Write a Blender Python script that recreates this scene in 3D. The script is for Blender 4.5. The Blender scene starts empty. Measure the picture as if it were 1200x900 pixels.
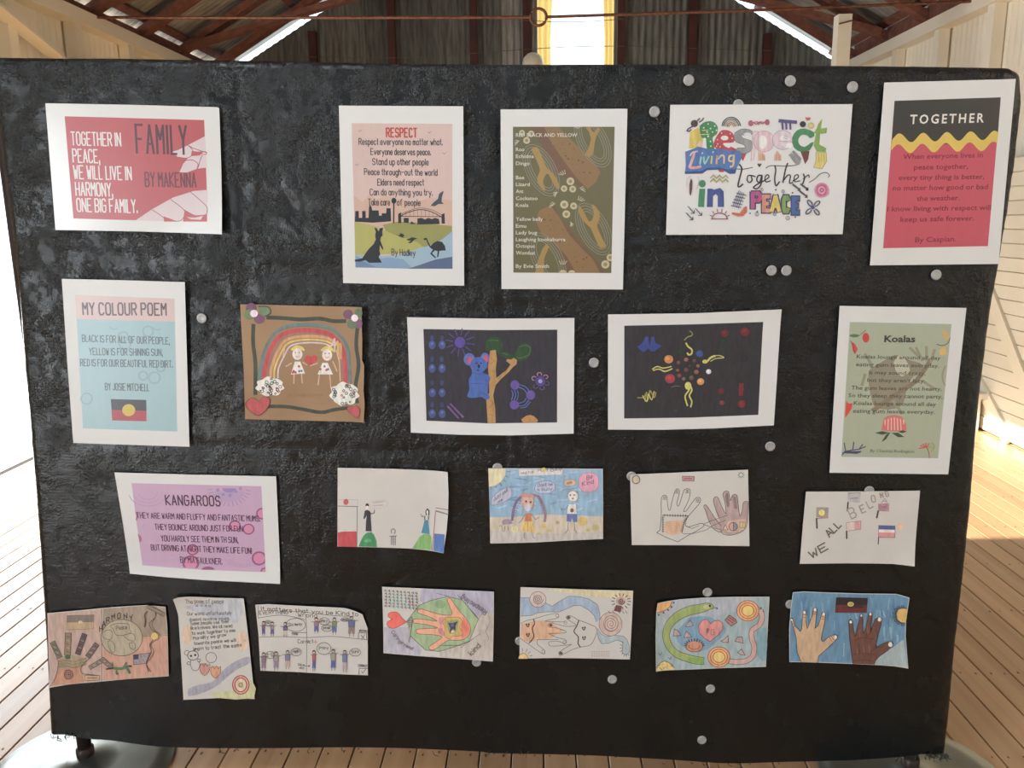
import bpy, bmesh, math, random
from mathutils import Vector, Matrix, noise
from mathutils.geometry import tessellate_polygon

random.seed(7)
SC = bpy.context.scene
COL = SC.collection
PI = math.pi

# ---------------------------------------------------------------- camera (fitted to the sheets' known A3 / A4 sizes)
F_PX, PITCH, YAW, ROLL, DIST, EYE = 950.0, 0.201435, -0.0310605, -0.0122173, 2.023836, 1.55
def cam_axes():
    cy, sy = math.cos(YAW), math.sin(YAW)
    f = Vector((sy*math.cos(PITCH), cy*math.cos(PITCH), -math.sin(PITCH)))
    r = Vector((cy, -sy, 0)); u = r.cross(f)
    c, s = math.cos(ROLL), math.sin(ROLL)
    return c*r+s*u, -s*r+c*u, f
CR, CU, CF = cam_axes()
CAM_LOC = Vector((0, -DIST, EYE))
cam_data = bpy.data.cameras.new('camera'); cam = bpy.data.objects.new('camera', cam_data); COL.objects.link(cam)
cam_data.sensor_width = 36; cam_data.lens = F_PX/1200*36; cam_data.clip_start = 0.05; cam_data.clip_end = 200
m = Matrix((CR, CU, -CF)).transposed().to_4x4(); m.translation = CAM_LOC
cam.matrix_world = m
SC.camera = cam

# ---------------------------------------------------------------- world, sun, daylight in the openings (some of them added), exposure
SC.view_settings.view_transform = 'Standard'
SC.view_settings.look = 'None'
SC.view_settings.exposure = -0.10
SC.view_settings.gamma = 1
SC.view_settings.use_curve_mapping = False
SC.cycles.max_bounces = 8
SC.cycles.diffuse_bounces = 5
SC.cycles.sample_clamp_indirect = 6
w = bpy.data.worlds.new('sky'); SC.world = w; w.use_nodes = True
bg = w.node_tree.nodes['Background']
bg.inputs[0].default_value = (0.80, 0.90, 1.0, 1); bg.inputs[1].default_value = 2.5

def sun_light(direction, energy, angle=0.6):
    l = bpy.data.lights.new('sun', 'SUN'); l.energy = energy; l.angle = math.radians(angle); l.color = (1, .93, .82)
    o = bpy.data.objects.new('sun', l); COL.objects.link(o)
    o.rotation_euler = Vector(direction).to_track_quat('-Z', 'Y').to_euler(); o.location = (-8, 3, 6)
def area(name, loc, direction, sx, sy, energy, color=(1, 1, 1)):
    l = bpy.data.lights.new(name, 'AREA'); l.shape = 'RECTANGLE'; l.size = sx; l.size_y = sy; l.energy = energy; l.color = color
    o = bpy.data.objects.new(name, l); COL.objects.link(o)
    o.location = loc
    d = Vector(direction).normalized()
    o.rotation_euler = d.to_track_quat('-Z', 'Y' if abs(d.z) < .9 else 'X').to_euler()
    return o
sun_light((0.93, 0.02, -0.300), 24.0)
XL, XR, YB, YE, WH, RX = -3.4, 3.29, -6.5, 7.5, 3.10, -0.05
SLOPE = 0.58
area('daylight_far_side_door', (XL-0.12, 2.9, 1.13), (1, 0, 0), 2.5, 2.2, 125, (.92, .96, 1))
area('added_side_daylight', (XL-0.12, -3.55, 1.15), (1, 0, 0), 0.9, 2.2, 210, (.80, .90, 1))  # unseen doorway light, added to put glare on the tarp's left side
area('added_roof_daylight', (-1.3, -1.75, 4.20), (0.42, 0.25, -0.9), 1.4, 1.5, 42, (.93, .97, 1))  # unseen overhead light, added so the board is brighter towards its top
area('added_back_daylight', (0.4, YB+0.15, 2.3), (0, 1, 0), 3.0, 1.6, 3, (1, .98, .94))  # unseen soft light added behind the camera

# ---------------------------------------------------------------- materials
def s2l(c): return tuple(((v/255)/12.92 if v/255 <= .04045 else ((v/255+.055)/1.055)**2.4) for v in c)
def mat(name, col, rough=.6, metal=0, col2=None, nscale=8, stretch=None, bump=0, bscale=40, spec=.5, coord='Object', rnd=0, detail=4):
    mt = bpy.data.materials.new(name); mt.use_nodes = True
    nt = mt.node_tree; N = nt.nodes; L = nt.links; b = N['Principled BSDF']
    b.inputs['Roughness'].default_value = rough; b.inputs['Metallic'].default_value = metal
    b.inputs['Specular IOR Level'].default_value = spec
    tc = N.new('ShaderNodeTexCoord'); mp = N.new('ShaderNodeMapping')
    L.new(tc.outputs[coord], mp.inputs[0])
    if stretch: mp.inputs['Scale'].default_value = stretch
    no = N.new('ShaderNodeTexNoise'); no.inputs['Scale'].default_value = nscale; no.inputs['Detail'].default_value = detail
    L.new(mp.outputs[0], no.inputs[0])
    mx = N.new('ShaderNodeMix'); mx.data_type = 'RGBA'
    mx.inputs['A'].default_value = (*col, 1); mx.inputs['B'].default_value = (*(col2 or col), 1)
    cr = N.new('ShaderNodeMapRange'); cr.inputs['From Min'].default_value = .35; cr.inputs['From Max'].default_value = .68
    L.new(no.outputs['Fac'], cr.inputs['Value']); L.new(cr.outputs[0], mx.inputs['Factor'])
    out = mx.outputs['Result']
    if rnd:
        oi = N.new('ShaderNodeObjectInfo'); mr = N.new('ShaderNodeMapRange')
        mr.inputs['To Min'].default_value = 1-rnd; mr.inputs['To Max'].default_value = 1+rnd*.5
        L.new(oi.outputs['Random'], mr.inputs['Value'])
        hs = N.new('ShaderNodeHueSaturation'); L.new(out, hs.inputs['Color']); L.new(mr.outputs[0], hs.inputs['Value']); out = hs.outputs[0]
    L.new(out, b.inputs['Base Color'])
    if bump:
        n2 = N.new('ShaderNodeTexNoise'); n2.inputs['Scale'].default_value = bscale; n2.inputs['Detail'].default_value = 3
        L.new(mp.outputs[0], n2.inputs[0])
        bp = N.new('ShaderNodeBump'); bp.inputs['Strength'].default_value = bump; bp.inputs['Distance'].default_value = .01
        L.new(n2.outputs['Fac'], bp.inputs['Height']); L.new(bp.outputs[0], b.inputs['Normal'])
    return mt
M = {}
M['pine'] = mat('polished_pine', (.55, .345, .185), .34, 0, (.45, .26, .13), 3, (9, .7, 9), .05, 20, rnd=.22, detail=6)
M['gap'] = mat('under_floor_dark', (.02, .012, .008), .9)
M['nail'] = mat('nail_stain', (.10, .05, .03), .6)
M['cream'] = mat('cream_paint', (.86, .81, .67), .5, 0, (.82, .76, .61), 2, None, .05, 12, rnd=.06)
M['creamlight'] = mat('pale_cream_paint', (.84, .79, .64), .5, 0, (.78, .72, .56), 2.5, None, .05, 12, rnd=.05)
M['white'] = mat('white_paint', (.80, .80, .78), .5, 0, (.72, .71, .68), 4)
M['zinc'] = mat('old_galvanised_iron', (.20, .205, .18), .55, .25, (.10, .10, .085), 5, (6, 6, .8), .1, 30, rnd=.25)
M['zinclit'] = mat('lit_galvanised_iron', (.42, .42, .38), .42, .4, (.26, .255, .22), 6, (6, 6, .8), .1, 30, rnd=.1)  # lighter copy of the old iron, caught light put into its colour
M['roofiron'] = mat('roof_iron', (.46, .45, .41), .5, .3, (.28, .27, .235), 5, (1, 5, 1), .1, 30, rnd=.22)
M['redwood'] = mat('red_brown_timber', (.24, .095, .062), .75, 0, (.14, .055, .038), 5, (3, 3, 3), .15, 25, rnd=.2)
M['darkred'] = mat('dark_red_stud', (.085, .022, .018), .7, 0, (.05, .016, .014), 5, None, .1, 25, rnd=.15)
M['rust'] = mat('rusty_iron_rod', (.23, .10, .05), .7, .3, (.12, .05, .03), 30)
M['wire'] = mat('dull_wire', (.16, .14, .10), .6, .5)
M['galv'] = mat('brushed_steel_base', (.20, .215, .195), .34, .8, (.14, .15, .135), 7, None, .03, 60)
M['pole'] = mat('painted_pole', (.05, .035, .03), .45, .3)
M['disc'] = mat('grey_magnet', (.50, .50, .50), .35, .2, (.40, .40, .40), 60)
M['thread'] = mat('tarp_thread', (.02, .026, .022), .5)

def curtain_mat():
    mt = bpy.data.materials.new('thin_yellow_curtain'); mt.use_nodes = True
    nt = mt.node_tree; N = nt.nodes; L = nt.links
    N.remove(N['Principled BSDF'])
    d = N.new('ShaderNodeBsdfDiffuse'); t = N.new('ShaderNodeBsdfTranslucent'); mx = N.new('ShaderNodeMixShader')
    d.inputs[0].default_value = (.82, .62, .30, 1); t.inputs[0].default_value = (.90, .62, .20, 1); mx.inputs[0].default_value = .6
    L.new(d.outputs[0], mx.inputs[1]); L.new(t.outputs[0], mx.inputs[2]); L.new(mx.outputs[0], N['Material Output'].inputs[0])
    return mt
M['curtain'] = curtain_mat()

def tarp_mat():
    mt = bpy.data.materials.new('black_woven_tarpaulin'); mt.use_nodes = True
    nt = mt.node_tree; N = nt.nodes; L = nt.links; b = N['Principled BSDF']
    b.inputs['Base Color'].default_value = (.0045, .0064, .0072, 1)
    b.inputs['Specular IOR Level'].default_value = .5
    tc = N.new('ShaderNodeTexCoord')
    def wave(sc, direction):
        wv = N.new('ShaderNodeTexWave'); wv.bands_direction = direction; wv.inputs['Scale'].default_value = sc
        wv.inputs['Distortion'].default_value = 1.2; wv.inputs['Detail'].default_value = 1; wv.inputs['Detail Scale'].default_value = 2
        L.new(tc.outputs['Object'], wv.inputs[0]); return wv.outputs['Fac']
    wx, wz = wave(95, 'X'), wave(95, 'Z')
    ad = N.new('ShaderNodeMath'); ad.operation = 'ADD'; L.new(wx, ad.inputs[0]); L.new(wz, ad.inputs[1])
    # crinkles of the coated weave
    n1 = N.new('ShaderNodeTexNoise'); n1.inputs['Scale'].default_value = 55; n1.inputs['Detail'].default_value = 6; n1.inputs['Roughness'].default_value = .7
    L.new(tc.outputs['Object'], n1.inputs[0])
    n2 = N.new('ShaderNodeTexNoise'); n2.inputs['Scale'].default_value = 210; n2.inputs['Detail'].default_value = 3
    L.new(tc.outputs['Object'], n2.inputs[0])
    # the upper half was folded and is crinkled, the lower half hangs smooth
    sx = N.new('ShaderNodeSeparateXYZ'); L.new(tc.outputs['Object'], sx.inputs[0])
    fz = N.new('ShaderNodeMapRange'); fz.inputs['From Min'].default_value = .45; fz.inputs['From Max'].default_value = 1.35; fz.inputs['To Min'].default_value = .12; L.new(sx.outputs['Z'], fz.inputs['Value'])
    m1 = N.new('ShaderNodeMath'); m1.operation = 'MULTIPLY'; L.new(n1.outputs['Fac'], m1.inputs[0]); L.new(fz.outputs[0], m1.inputs[1])
    b1 = N.new('ShaderNodeBump'); b1.inputs['Strength'].default_value = .35; b1.inputs['Distance'].default_value = .0003; L.new(ad.outputs[0], b1.inputs['Height'])
    b2 = N.new('ShaderNodeBump'); b2.inputs['Strength'].default_value = .5; b2.inputs['Distance'].default_value = .0022; L.new(m1.outputs[0], b2.inputs['Height']); L.new(b1.outputs[0], b2.inputs['Normal'])
    b3 = N.new('ShaderNodeBump'); b3.inputs['Strength'].default_value = 1.0; b3.inputs['Distance'].default_value = .0055
    nm = N.new('ShaderNodeTexNoise'); nm.inputs['Scale'].default_value = 14; nm.inputs['Detail'].default_value = 5; nm.inputs['Roughness'].default_value = .75
    L.new(tc.outputs['Object'], nm.inputs[0])
    mk = N.new('ShaderNodeMapRange'); mk.inputs['From Min'].default_value = .46; mk.inputs['From Max'].default_value = .66; mk.inputs['To Min'].default_value = .10
    L.new(nm.outputs['Fac'], mk.inputs['Value'])
    ml = N.new('ShaderNodeMath'); ml.operation = 'MULTIPLY'; L.new(n2.outputs['Fac'], ml.inputs[0]); L.new(mk.outputs[0], ml.inputs[1]); m2 = N.new('ShaderNodeMath'); m2.operation = 'MULTIPLY'; L.new(ml.outputs[0], m2.inputs[0]); L.new(fz.outputs[0], m2.inputs[1]); L.new(m2.outputs[0], b3.inputs['Height']); L.new(b2.outputs[0], b3.inputs['Normal'])
    L.new(b3.outputs[0], b.inputs['Normal'])
    n3 = N.new('ShaderNodeTexNoise'); n3.inputs['Scale'].default_value = 9; n3.inputs['Detail'].default_value = 6
    L.new(tc.outputs['Object'], n3.inputs[0])
    mr = N.new('ShaderNodeMapRange'); mr.inputs['From Min'].default_value = .35; mr.inputs['From Max'].default_value = .65; mr.inputs['To Min'].default_value = .16; mr.inputs['To Max'].default_value = .34
    L.new(n3.outputs['Fac'], mr.inputs['Value']); L.new(mr.outputs[0], b.inputs['Roughness'])
    return mt
M['tarp'] = tarp_mat()

def ink_mat(name, rough, crayon=0.0, nscale=300, coat=0.0):
    """Flat colour read from the face colours; `crayon` gives it the uneven lay-down of pencil and paint."""
    mt = bpy.data.materials.new(name); mt.use_nodes = True
    nt = mt.node_tree; N = nt.nodes; L = nt.links; b = N['Principled BSDF']
    b.inputs['Roughness'].default_value = rough; b.inputs['Coat Weight'].default_value = coat; b.inputs['Coat Roughness'].default_value = .25
    at = N.new('ShaderNodeAttribute'); at.attribute_name = 'ink'
    out = at.outputs['Color']
    if crayon:
        tc = N.new('ShaderNodeTexCoord'); mp = N.new('ShaderNodeMapping'); mp.inputs['Rotation'].default_value = (0, .7, 0); mp.inputs['Scale'].default_value = (1, 1, .25)
        L.new(tc.outputs['Object'], mp.inputs[0])
        no = N.new('ShaderNodeTexNoise'); no.inputs['Scale'].default_value = nscale; no.inputs['Detail'].default_value = 5
        L.new(mp.outputs[0], no.inputs[0])
        mr = N.new('ShaderNodeMapRange'); mr.inputs['From Min'].default_value = .3; mr.inputs['From Max'].default_value = .7
        mr.inputs['To Min'].default_value = 1-crayon; mr.inputs['To Max'].default_value = 1+crayon
        L.new(no.outputs['Fac'], mr.inputs['Value'])
        hs = N.new('ShaderNodeHueSaturation'); L.new(out, hs.inputs['Color']); L.new(mr.outputs[0], hs.inputs['Value']); out = hs.outputs[0]
    L.new(out, b.inputs['Base Color'])
    return mt
M['print'] = ink_mat('printed_ink', .38, .02, 60, .25)
M['crayon'] = ink_mat('pencil_and_paint', .62, .16, 120)
M['card'] = mat('white_card', (.80, .80, .79), .40, 0, (.78, .78, .77), 5)
M['gloss_card'] = mat('laminated_white_card', (.80, .80, .79), .22, 0, (.78, .78, .77), 5)
M['paper'] = mat('drawing_paper', (.74, .71, .67), .6, 0, (.70, .67, .63), 12)
M['kraft'] = mat('brown_kraft_paper', (.42, .27, .155), .65, 0, (.36, .22, .12), 6, None, .08, 30)
M['peach'] = mat('peach_tinted_paper', (.66, .52, .43), .6, 0, (.60, .47, .38), 10)

# ---------------------------------------------------------------- object helpers
def tag(o, label=None, cat=None, group=None, kind=None):
    if label: o['label'] = label
    if cat: o['category'] = cat
    if group: o['group'] = group
    if kind: o['kind'] = kind
    return o
def empty(name, loc=(0, 0, 0), parent=None):
    o = bpy.data.objects.new(name, None); COL.objects.link(o); o.location = loc; o.empty_display_size = .1
    if parent: o.parent = parent
    return o
def link(name, me, parent=None, loc=(0, 0, 0)):
    o = bpy.data.objects.new(name, me); COL.objects.link(o); o.location = loc
    if parent: o.parent = parent
    return o
class MB:
    def __init__(s): s.v = []; s.f = []; s.smooth = False
    def box(s, a, b):
        n = len(s.v); (x0, y0, z0), (x1, y1, z1) = a, b
        s.v += [(x0, y0, z0), (x1, y0, z0), (x1, y1, z0), (x0, y1, z0), (x0, y0, z1), (x1, y0, z1), (x1, y1, z1), (x0, y1, z1)]
        s.f += [(n, n+3, n+2, n+1), (n+4, n+5, n+6, n+7), (n, n+1, n+5, n+4), (n+1, n+2, n+6, n+5), (n+2, n+3, n+7, n+6), (n+3, n, n+4, n+7)]
        return s
    def bar(s, p, q, w, h, up=(0, 0, 1)):
        p, q = Vector(p), Vector(q); d = (q-p).normalized(); side = d.cross(Vector(up)).normalized(); u = side.cross(d)
        n = len(s.v)
        for c in (p, q):
            for a, b in ((-1, -1), (1, -1), (1, 1), (-1, 1)): s.v.append(tuple(c+side*a*w/2+u*b*h/2))
        s.f += [(n, n+1, n+2, n+3), (n+7, n+6, n+5, n+4), (n, n+4, n+5, n+1), (n+1, n+5, n+6, n+2), (n+2, n+6, n+7, n+3), (n+3, n+7, n+4, n)]
        return s
    def tube(s, pts, r, k=8):
        pts = [Vector(p) for p in pts]; n0 = len(s.v)
        for i, p in enumerate(pts):
            d = (pts[min(i+1, len(pts)-1)]-pts[max(i-1, 0)]).normalized()
            a = d.cross(Vector((0, 0, 1))) if abs(d.z) < .9 else d.cross(Vector((1, 0, 0)))
            a.normalize(); b = d.cross(a)
            for j in range(k): s.v.append(tuple(p+a*r*math.cos(2*PI*j/k)+b*r*math.sin(2*PI*j/k)))
        for i in range(len(pts)-1):
            for j in range(k):
                A = n0+i*k+j; B = n0+i*k+(j+1) % k; s.f.append((A, B, B+k, A+k))
        s.f.append(tuple(n0+j for j in range(k))[::-1]); s.f.append(tuple(n0+(len(pts)-1)*k+j for j in range(k)))
        return s
    def lathe(s, prof, k=32, c=(0, 0, 0)):
        n0 = len(s.v)
        for r, z in prof:
            for j in range(k): s.v.append((c[0]+r*math.cos(2*PI*j/k), c[1]+r*math.sin(2*PI*j/k), c[2]+z))
        for i in range(len(prof)-1):
            for j in range(k):
                A = n0+i*k+j; B = n0+i*k+(j+1) % k; s.f.append((A, B, B+k, A+k))
        s.f.append(tuple(n0+j for j in range(k))[::-1]); s.f.append(tuple(n0+(len(prof)-1)*k+j for j in range(k)))
        return s
    def mesh(s, name, mt, smooth=False):
        me = bpy.data.meshes.new(name); me.from_pydata(s.v, [], s.f)
        if isinstance(mt, str): mt = M[mt]
        me.materials.append(mt)
        if smooth: me.polygons.foreach_set('use_smooth', [True]*len(me.polygons))
        me.update(); return me
    def build(s, name, mt, parent=None, loc=(0, 0, 0), smooth=False):
        return link(name, s.mesh(name, mt, smooth), parent, loc)

# ================================================================ THE HALL
def roofz(x): return WH + ((x-XL) if x < RX else (XR-x)*(RX-XL)/(XR-RX))*SLOPE
# floor of narrow pine boards, each its own object
floor = tag(empty('floor'), 'narrow polished pine floorboards running the length of the hall', kind='structure')
BWID = 0.0945
MB().box((XL-.1, YB-.1, -.08), (XR+.1, YE+.1, -.03)).build('subfloor', 'gap', floor)
def plank_mesh():
    b = MB(); g = .0022; c = .0018
    x0, x1 = g, BWID-g
    v = []
    for y in (0, 1): v += [(x0, y, -.03), (x0, y, -c), (x0+c, y, 0), (x1-c, y, 0), (x1, y, -c), (x1, y, -.03)]
    b.v = v; b.f = [(i, i+6, (i+1) % 6+6, (i+1) % 6) for i in range(6)] + [(5, 4, 3, 2, 1, 0), (6, 7, 8, 9, 10, 11)]
    return b.mesh('floor_board', 'pine')
pm = plank_mesh()
nb = int((XR-XL)/BWID)+1
nails = MB()
x_off = XL + 0.012
joists = [YB+.3+.45*i for i in range(31)]
for i in range(nb):
    x = x_off+i*BWID
    cut = random.choice(joists[3:-3])
    for a, b_ in ((YB, cut-.0015), (cut+.0015, YE)):
        o = link('floor_board', pm, floor, (x, a, random.uniform(-.0006, .0006))); o.scale = (1, b_-a, 1)
    for jy in joists:
        for dx in (.022, .072):
            cx, cy = x+dx+random.uniform(-.004, .004), jy+random.uniform(-.008, .008); n = len(nails.v); r = random.uniform(.0025, .0055)
            for k in range(6): nails.v.append((cx+r*.8*math.cos(k*PI/3), cy+r*1.5*math.sin(k*PI/3), .0012))
            nails.f.append(tuple(n+k for k in range(6)))
tag(nails.build('nail_mark', 'nail', floor), kind='stuff')

# corrugated sheet profile between x0..x1 (local), z between bottom(x) and top(x)
def corr(x0, x1, zb, zt, amp=.009, pitch=.076, seg=6, ph=0):
    n = max(2, int(round((x1-x0)/pitch*seg))); b = MB()
    for i in range(n+1):
        x = x0+(x1-x0)*i/n; d = amp*math.sin(2*PI*(x+ph)/pitch)
        b.v += [(x, d, zb(x)), (x, d, zt(x))]
    b.f = [(2*i, 2*i+2, 2*i+3, 2*i+1) for i in range(n)]
    return b
def turn(b, fn): b.v = [fn(*v) for v in b.v]; return b

# side walls
DOORS_L = [(1.6, 4.2, 2.28), (-4.0, -3.1, 2.28)]  # the second doorway is unseen, added for the glare on the tarp
def side_wall(side, X, doors):
    s = 1 if side == 'left' else -1            # +1: room lies at +x
    wl = tag(empty('wall_'+side), 'cream painted %s wall of upright corrugated iron over timber boards' % side, kind='structure')
    SW = .76
    ys = []; y = YB
    cuts = sorted([d[0] for d in doors]+[d[1] for d in doors]+[YE])
    while y < YE-.01:
        y2 = min([y+SW]+[c for c in cuts if c > y+.01]); ys.append((y, y2)); y = y2
    for a, b_ in ys:
        zb = 0
        for d0, d1, dz in doors:
            if a >= d0-.01 and b_ <= d1+.01: zb = dz
        c = corr(a, b_, lambda q: max(zb, 0), lambda q: WH-.02, ph=.02)
        turn(c, lambda x, d, z: (X-s*.055+d, x, z)).build('wall_sheet', 'cream', wl, smooth=True)
    # studs and plates
    st = []; y = YE-.05
    while y > YB: st.append(y); y -= .80
    for y in st:
        zb = 0
        for d0, d1, dz in doors:
            if d0-.02 < y < d1+.02: zb = dz
        x0, x1 = sorted((X-s*.04, X+s*.045))
        MB().box((x0, y-.045, zb), (x1, y+.045, WH-.1)).build('stud', 'cream', wl)
    x0, x1 = sorted((X-s*.05, X+s*.07))
    MB().box((x0, YB, WH-.10), (x1, YE, WH)).build('top_plate', 'cream', wl)
    # lining boards
    top = 1.9
    n = int(top/.095)
    for k in range(n):
        z0 = .015+k*.095
        segs = []; y = YB
        for d0, d1, dz in sorted(doors): segs.append((y, d0)); y = d1
        segs.append((y, YE))
        for a, b_ in segs:
            x0, x1 = sorted((X+s*.046, X+s*.066)); bw = .0915
            b = MB(); c = .004
            pr = [(x0 if s > 0 else x1, z0), (x0 if s > 0 else x1, z0+bw), ((x1 if s > 0 else x0)-s*c, z0+bw), ((x1 if s > 0 else x0), z0+bw-c), ((x1 if s > 0 else x0), z0+c), ((x1 if s > 0 else x0)-s*c, z0)]
            for yy in (a, b_): b.v += [(px, yy, pz) for px, pz in pr]
            b.f = [(i, (i+1) % 6, (i+1) % 6+6, i+6) for i in range(6)]+[(0, 1, 2, 3, 4, 5), (11, 10, 9, 8, 7, 6)]
            b.build('wall_board', 'creamlight', wl)
    # door linings
    for d0, d1, dz in doors:
        for yy in (d0, d1):
            x0, x1 = sorted((X-s*.08, X+s*.09)); MB().box((x0, yy-.03, 0), (x1, yy+.03, dz)).build('door_jamb', 'creamlight', wl)
        x0, x1 = sorted((X-s*.08, X+s*.09)); MB().box((x0, d0-.03, dz), (x1, d1+.03, dz+.07)).build('door_head', 'creamlight', wl)
    return wl
WLft = side_wall('left', XL, DOORS_L)
WRgt = side_wall('right', XR, [])
# diagonal braces: one on the left wall, two on the right
MB().bar((XL+.075, 2.85, 2.98), (XL+.075, 4.45, 2.52), .02, .11, (1, 0, 0)).build('brace', 'cream', WLft).rotation_euler = (0, 0, 0)
for (y0, z0), (y1, z1) in (((4.35, 1.55), (3.25, .38)), ((4.10, .52), (3.40, .02))):
    MB().bar((XR-.078, y0, z0), (XR-.078, y1, z1), .10, .022, (1, 0, 0)).build('brace', 'creamlight', WRgt)
# end walls
def end_wall(side, Y, sgn, opening, studs):
    wl = tag(empty('wall_'+side), 'dull corrugated iron %s wall with dark red upright studs' % ('end' if side == 'far' else 'entrance'), kind='structure')
    ox0, ox1, oz0, oz1 = opening
    x = XL
    cuts = [ox0, ox1, XR]
    pal = False
    while x < XR-.01:
        x2 = min([x+.76]+[c for c in cuts if c > x+.01])
        top = lambda q: roofz(q)+.095
        inside = x >= ox0-.01 and x2 <= ox1+.01
        mt = 'zinclit' if (side == 'far' and x2 <= ox0+.01 and x >= ox0-.80) else 'zinc'
        if inside:
            turn(corr(x, x2, lambda q: 0, lambda q: oz0), lambda a, d, z: (a, Y+d, z)).build('wall_sheet', mt, wl, smooth=True)
            turn(corr(x, x2, lambda q: oz1, top), lambda a, d, z: (a, Y+d, z)).build('wall_sheet', mt, wl, smooth=True)
        else:
            turn(corr(x, x2, lambda q: 0, top), lambda a, d, z: (a, Y+d, z)).build('wall_sheet', mt, wl, smooth=True)
        x = x2
    for sx in studs:
        MB().box((sx-.04, Y-sgn*.10 if sgn > 0 else Y+.02, 0), (sx+.04, Y-.02 if sgn > 0 else Y+.10, roofz(sx)-.06)).build('stud', 'darkred', wl)
    y0, y1 = (Y-.11, Y-.03) if sgn > 0 else (Y+.03, Y+.11)
    MB().box((ox0-.03, y0, oz0-.06), (ox1+.03, y1, oz0)).build('sill', 'darkred', wl)
    MB().box((ox0-.03, y0, oz1), (ox1+.03, y1, oz1+.06)).build('head', 'darkred', wl)
    return wl
end_wall('far', YE, 1, (.03, .87, 2.15, 4.45), [-3.2, -2.45, -1.57, -.67, -.09, .94, 1.72, 2.53, 3.15])
end_wall('near', YB, -1, (-1.1, 1.9, 1.5, 3.1), [-2.6, -1.8, -1.14, 1.94, 2.6])  # opening in this unseen wall is added to let light in

# roof: rafters, purlins, sheets, eave blocking
ceil = tag(empty('ceiling'), 'open pitched roof of corrugated iron on red brown rafters', kind='structure')
rafters = [YE-.50-.80*i for i in range(17)]
ang = math.atan(SLOPE)
def pt(side, t, off):   # t = 0 eave .. 1 ridge, off = height above the wall-plate line along the normal
    xe = XL if side < 0 else XR
    sl = SLOPE if side < 0 else SLOPE*(RX-XL)/(XR-RX)
    x = xe+(RX-xe)*t; z = WH+t*abs(RX-xe)*sl; nx, nz = -sl*(1 if side < 0 else -1), 1; l = math.hypot(nx, nz)
    return x+nx/l*off, z+nz/l*off
for y in rafters:
    for sd in (-1, 1):
        a = pt(sd, -.10, .065); b_ = pt(sd, 1, .065)
        MB().bar((a[0], y, a[1]), (b_[0], y, b_[1]), .06, .13, (0, 1, 0)).build('rafter', 'redwood', ceil)
for sd in (-1, 1):
    for t in (.03, .28, .53, .78, .97):
        c = pt(sd, t, .15); MB().bar((c[0], YB, c[1]), (c[0], YE+.05, c[1]), .07, .04, (sd*SLOPE, 0, 1)).build('purlin', 'redwood', ceil)
MB().box((RX-.02, YB, roofz(RX)-.02), (RX+.02, YE, roofz(RX)+.13)).build('ridge_board', 'redwood', ceil)
for sd in (-1, 1):
    a = pt(sd, -.035, .178); b_ = pt(sd, 1.0, .178); L_ = math.hypot(b_[0]-a[0], b_[1]-a[1])
    y = YB-.05
    while y < YE+.02:
        y2 = min(y+.76, YE+.10)
        skip = (sd < 0 and abs(y-(YB-.05+.76*5)) < .01) or (sd < 0 and abs(y-(YB-.05+.76*6)) < .01)
        c = corr(y, y2, lambda q: 0, lambda q: L_, .009)
        f = lambda q, d, r: (a[0]+(b_[0]-a[0])*r/L_+d*(-sd*0), q, a[1]+(b_[1]-a[1])*r/L_+d)
        if skip:   # gap in the iron, unseen and added to light the board from above
            c = corr(y, y2, lambda q: 0, lambda q: L_*.38, .009); turn(c, f).build('roof_sheet', 'roofiron', ceil, smooth=True)
            c = corr(y, y2, lambda q: L_*.80, lambda q: L_, .009); turn(c, f).build('roof_sheet', 'roofiron', ceil, smooth=True)
        else:
            turn(c, f).build('roof_sheet', 'roofiron', ceil, smooth=True)
        y = y2
# blocking over the plates between rafters (daylight shows above it)
for i in range(len(rafters)-1):
    y1, y0 = rafters[i]-.03, rafters[i+1]+.03
    hL = .07 + .06*random.random()
    MB().box((XL-.04, y0, WH), (XL-.01, y1, WH+hL)).build('eave_blocking', 'redwood', ceil)
    MB().box((XR+.01, y0, WH), (XR+.04, y1, WH+.155)).build('eave_blocking', 'redwood', ceil)
# shallow scissor ties on two trusses
for y in (rafters[1]-.06, rafters[3]-.06):
    MB().bar((XL+.1, y, WH+.10), (1.2, y, WH+1.25), .05, .12, (0, 1, 0)).build('scissor_tie', 'redwood', ceil)
    MB().bar((XR-.1, y-.06, WH+.10), (-1.2, y-.06, WH+1.25), .05, .12, (0, 1, 0)).build('scissor_tie', 'redwood', ceil)

# ================================================================ THINGS IN THE HALL
RODY, RODZ = 4.5, 3.03
t = tag(empty('tie_rod', (0, RODY, RODZ)), 'long rusty iron tie rod with a ring at its middle, spanning the hall', 'rod')
MB().tube([(XL+.05, 0, .06), (-1.8, 0, .03), (-.03, 0, 0)], .011).build('rod_half', 'rust', t)
MB().tube([(.09, 0, 0), (1.8, 0, .02), (XR-.05, 0, .05)], .011).build('rod_half', 'rust', t)
ring = MB(); ring.tube([(.03+.06*math.cos(a), 0, .06*math.sin(a)) for a in [i*PI/10 for i in range(21)]], .011)
ring.build('ring', 'rust', t)
p = tag(MB().box((2.245, RODY-.05, 0), (2.345, RODY+.05, 3.0)).build('timber_post', 'creamlight'), 'pale cream timber post under the tie rod, right of the display', 'post')
MB().tube([(2.25, RODY-.056, 2.93), (2.34, RODY-.056, 2.95)], .006, 6).build('wire_binding', 'rust', p)
for zz, sag, lab in ((3.66, .05, 'upper thin slack wire strung across the far gable'), (3.32, -.04, 'lower thin slack wire strung across the far gable')):
    hw = 2.0 if zz > 3.5 else 2.7; pts = [(-hw+2*hw*i/24, 7.3, zz+sag*math.sin(i*.32)) for i in range(25)]
    tag(MB().tube(pts, .0035, 5).build('wire', 'wire'), lab, 'wire')

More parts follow.
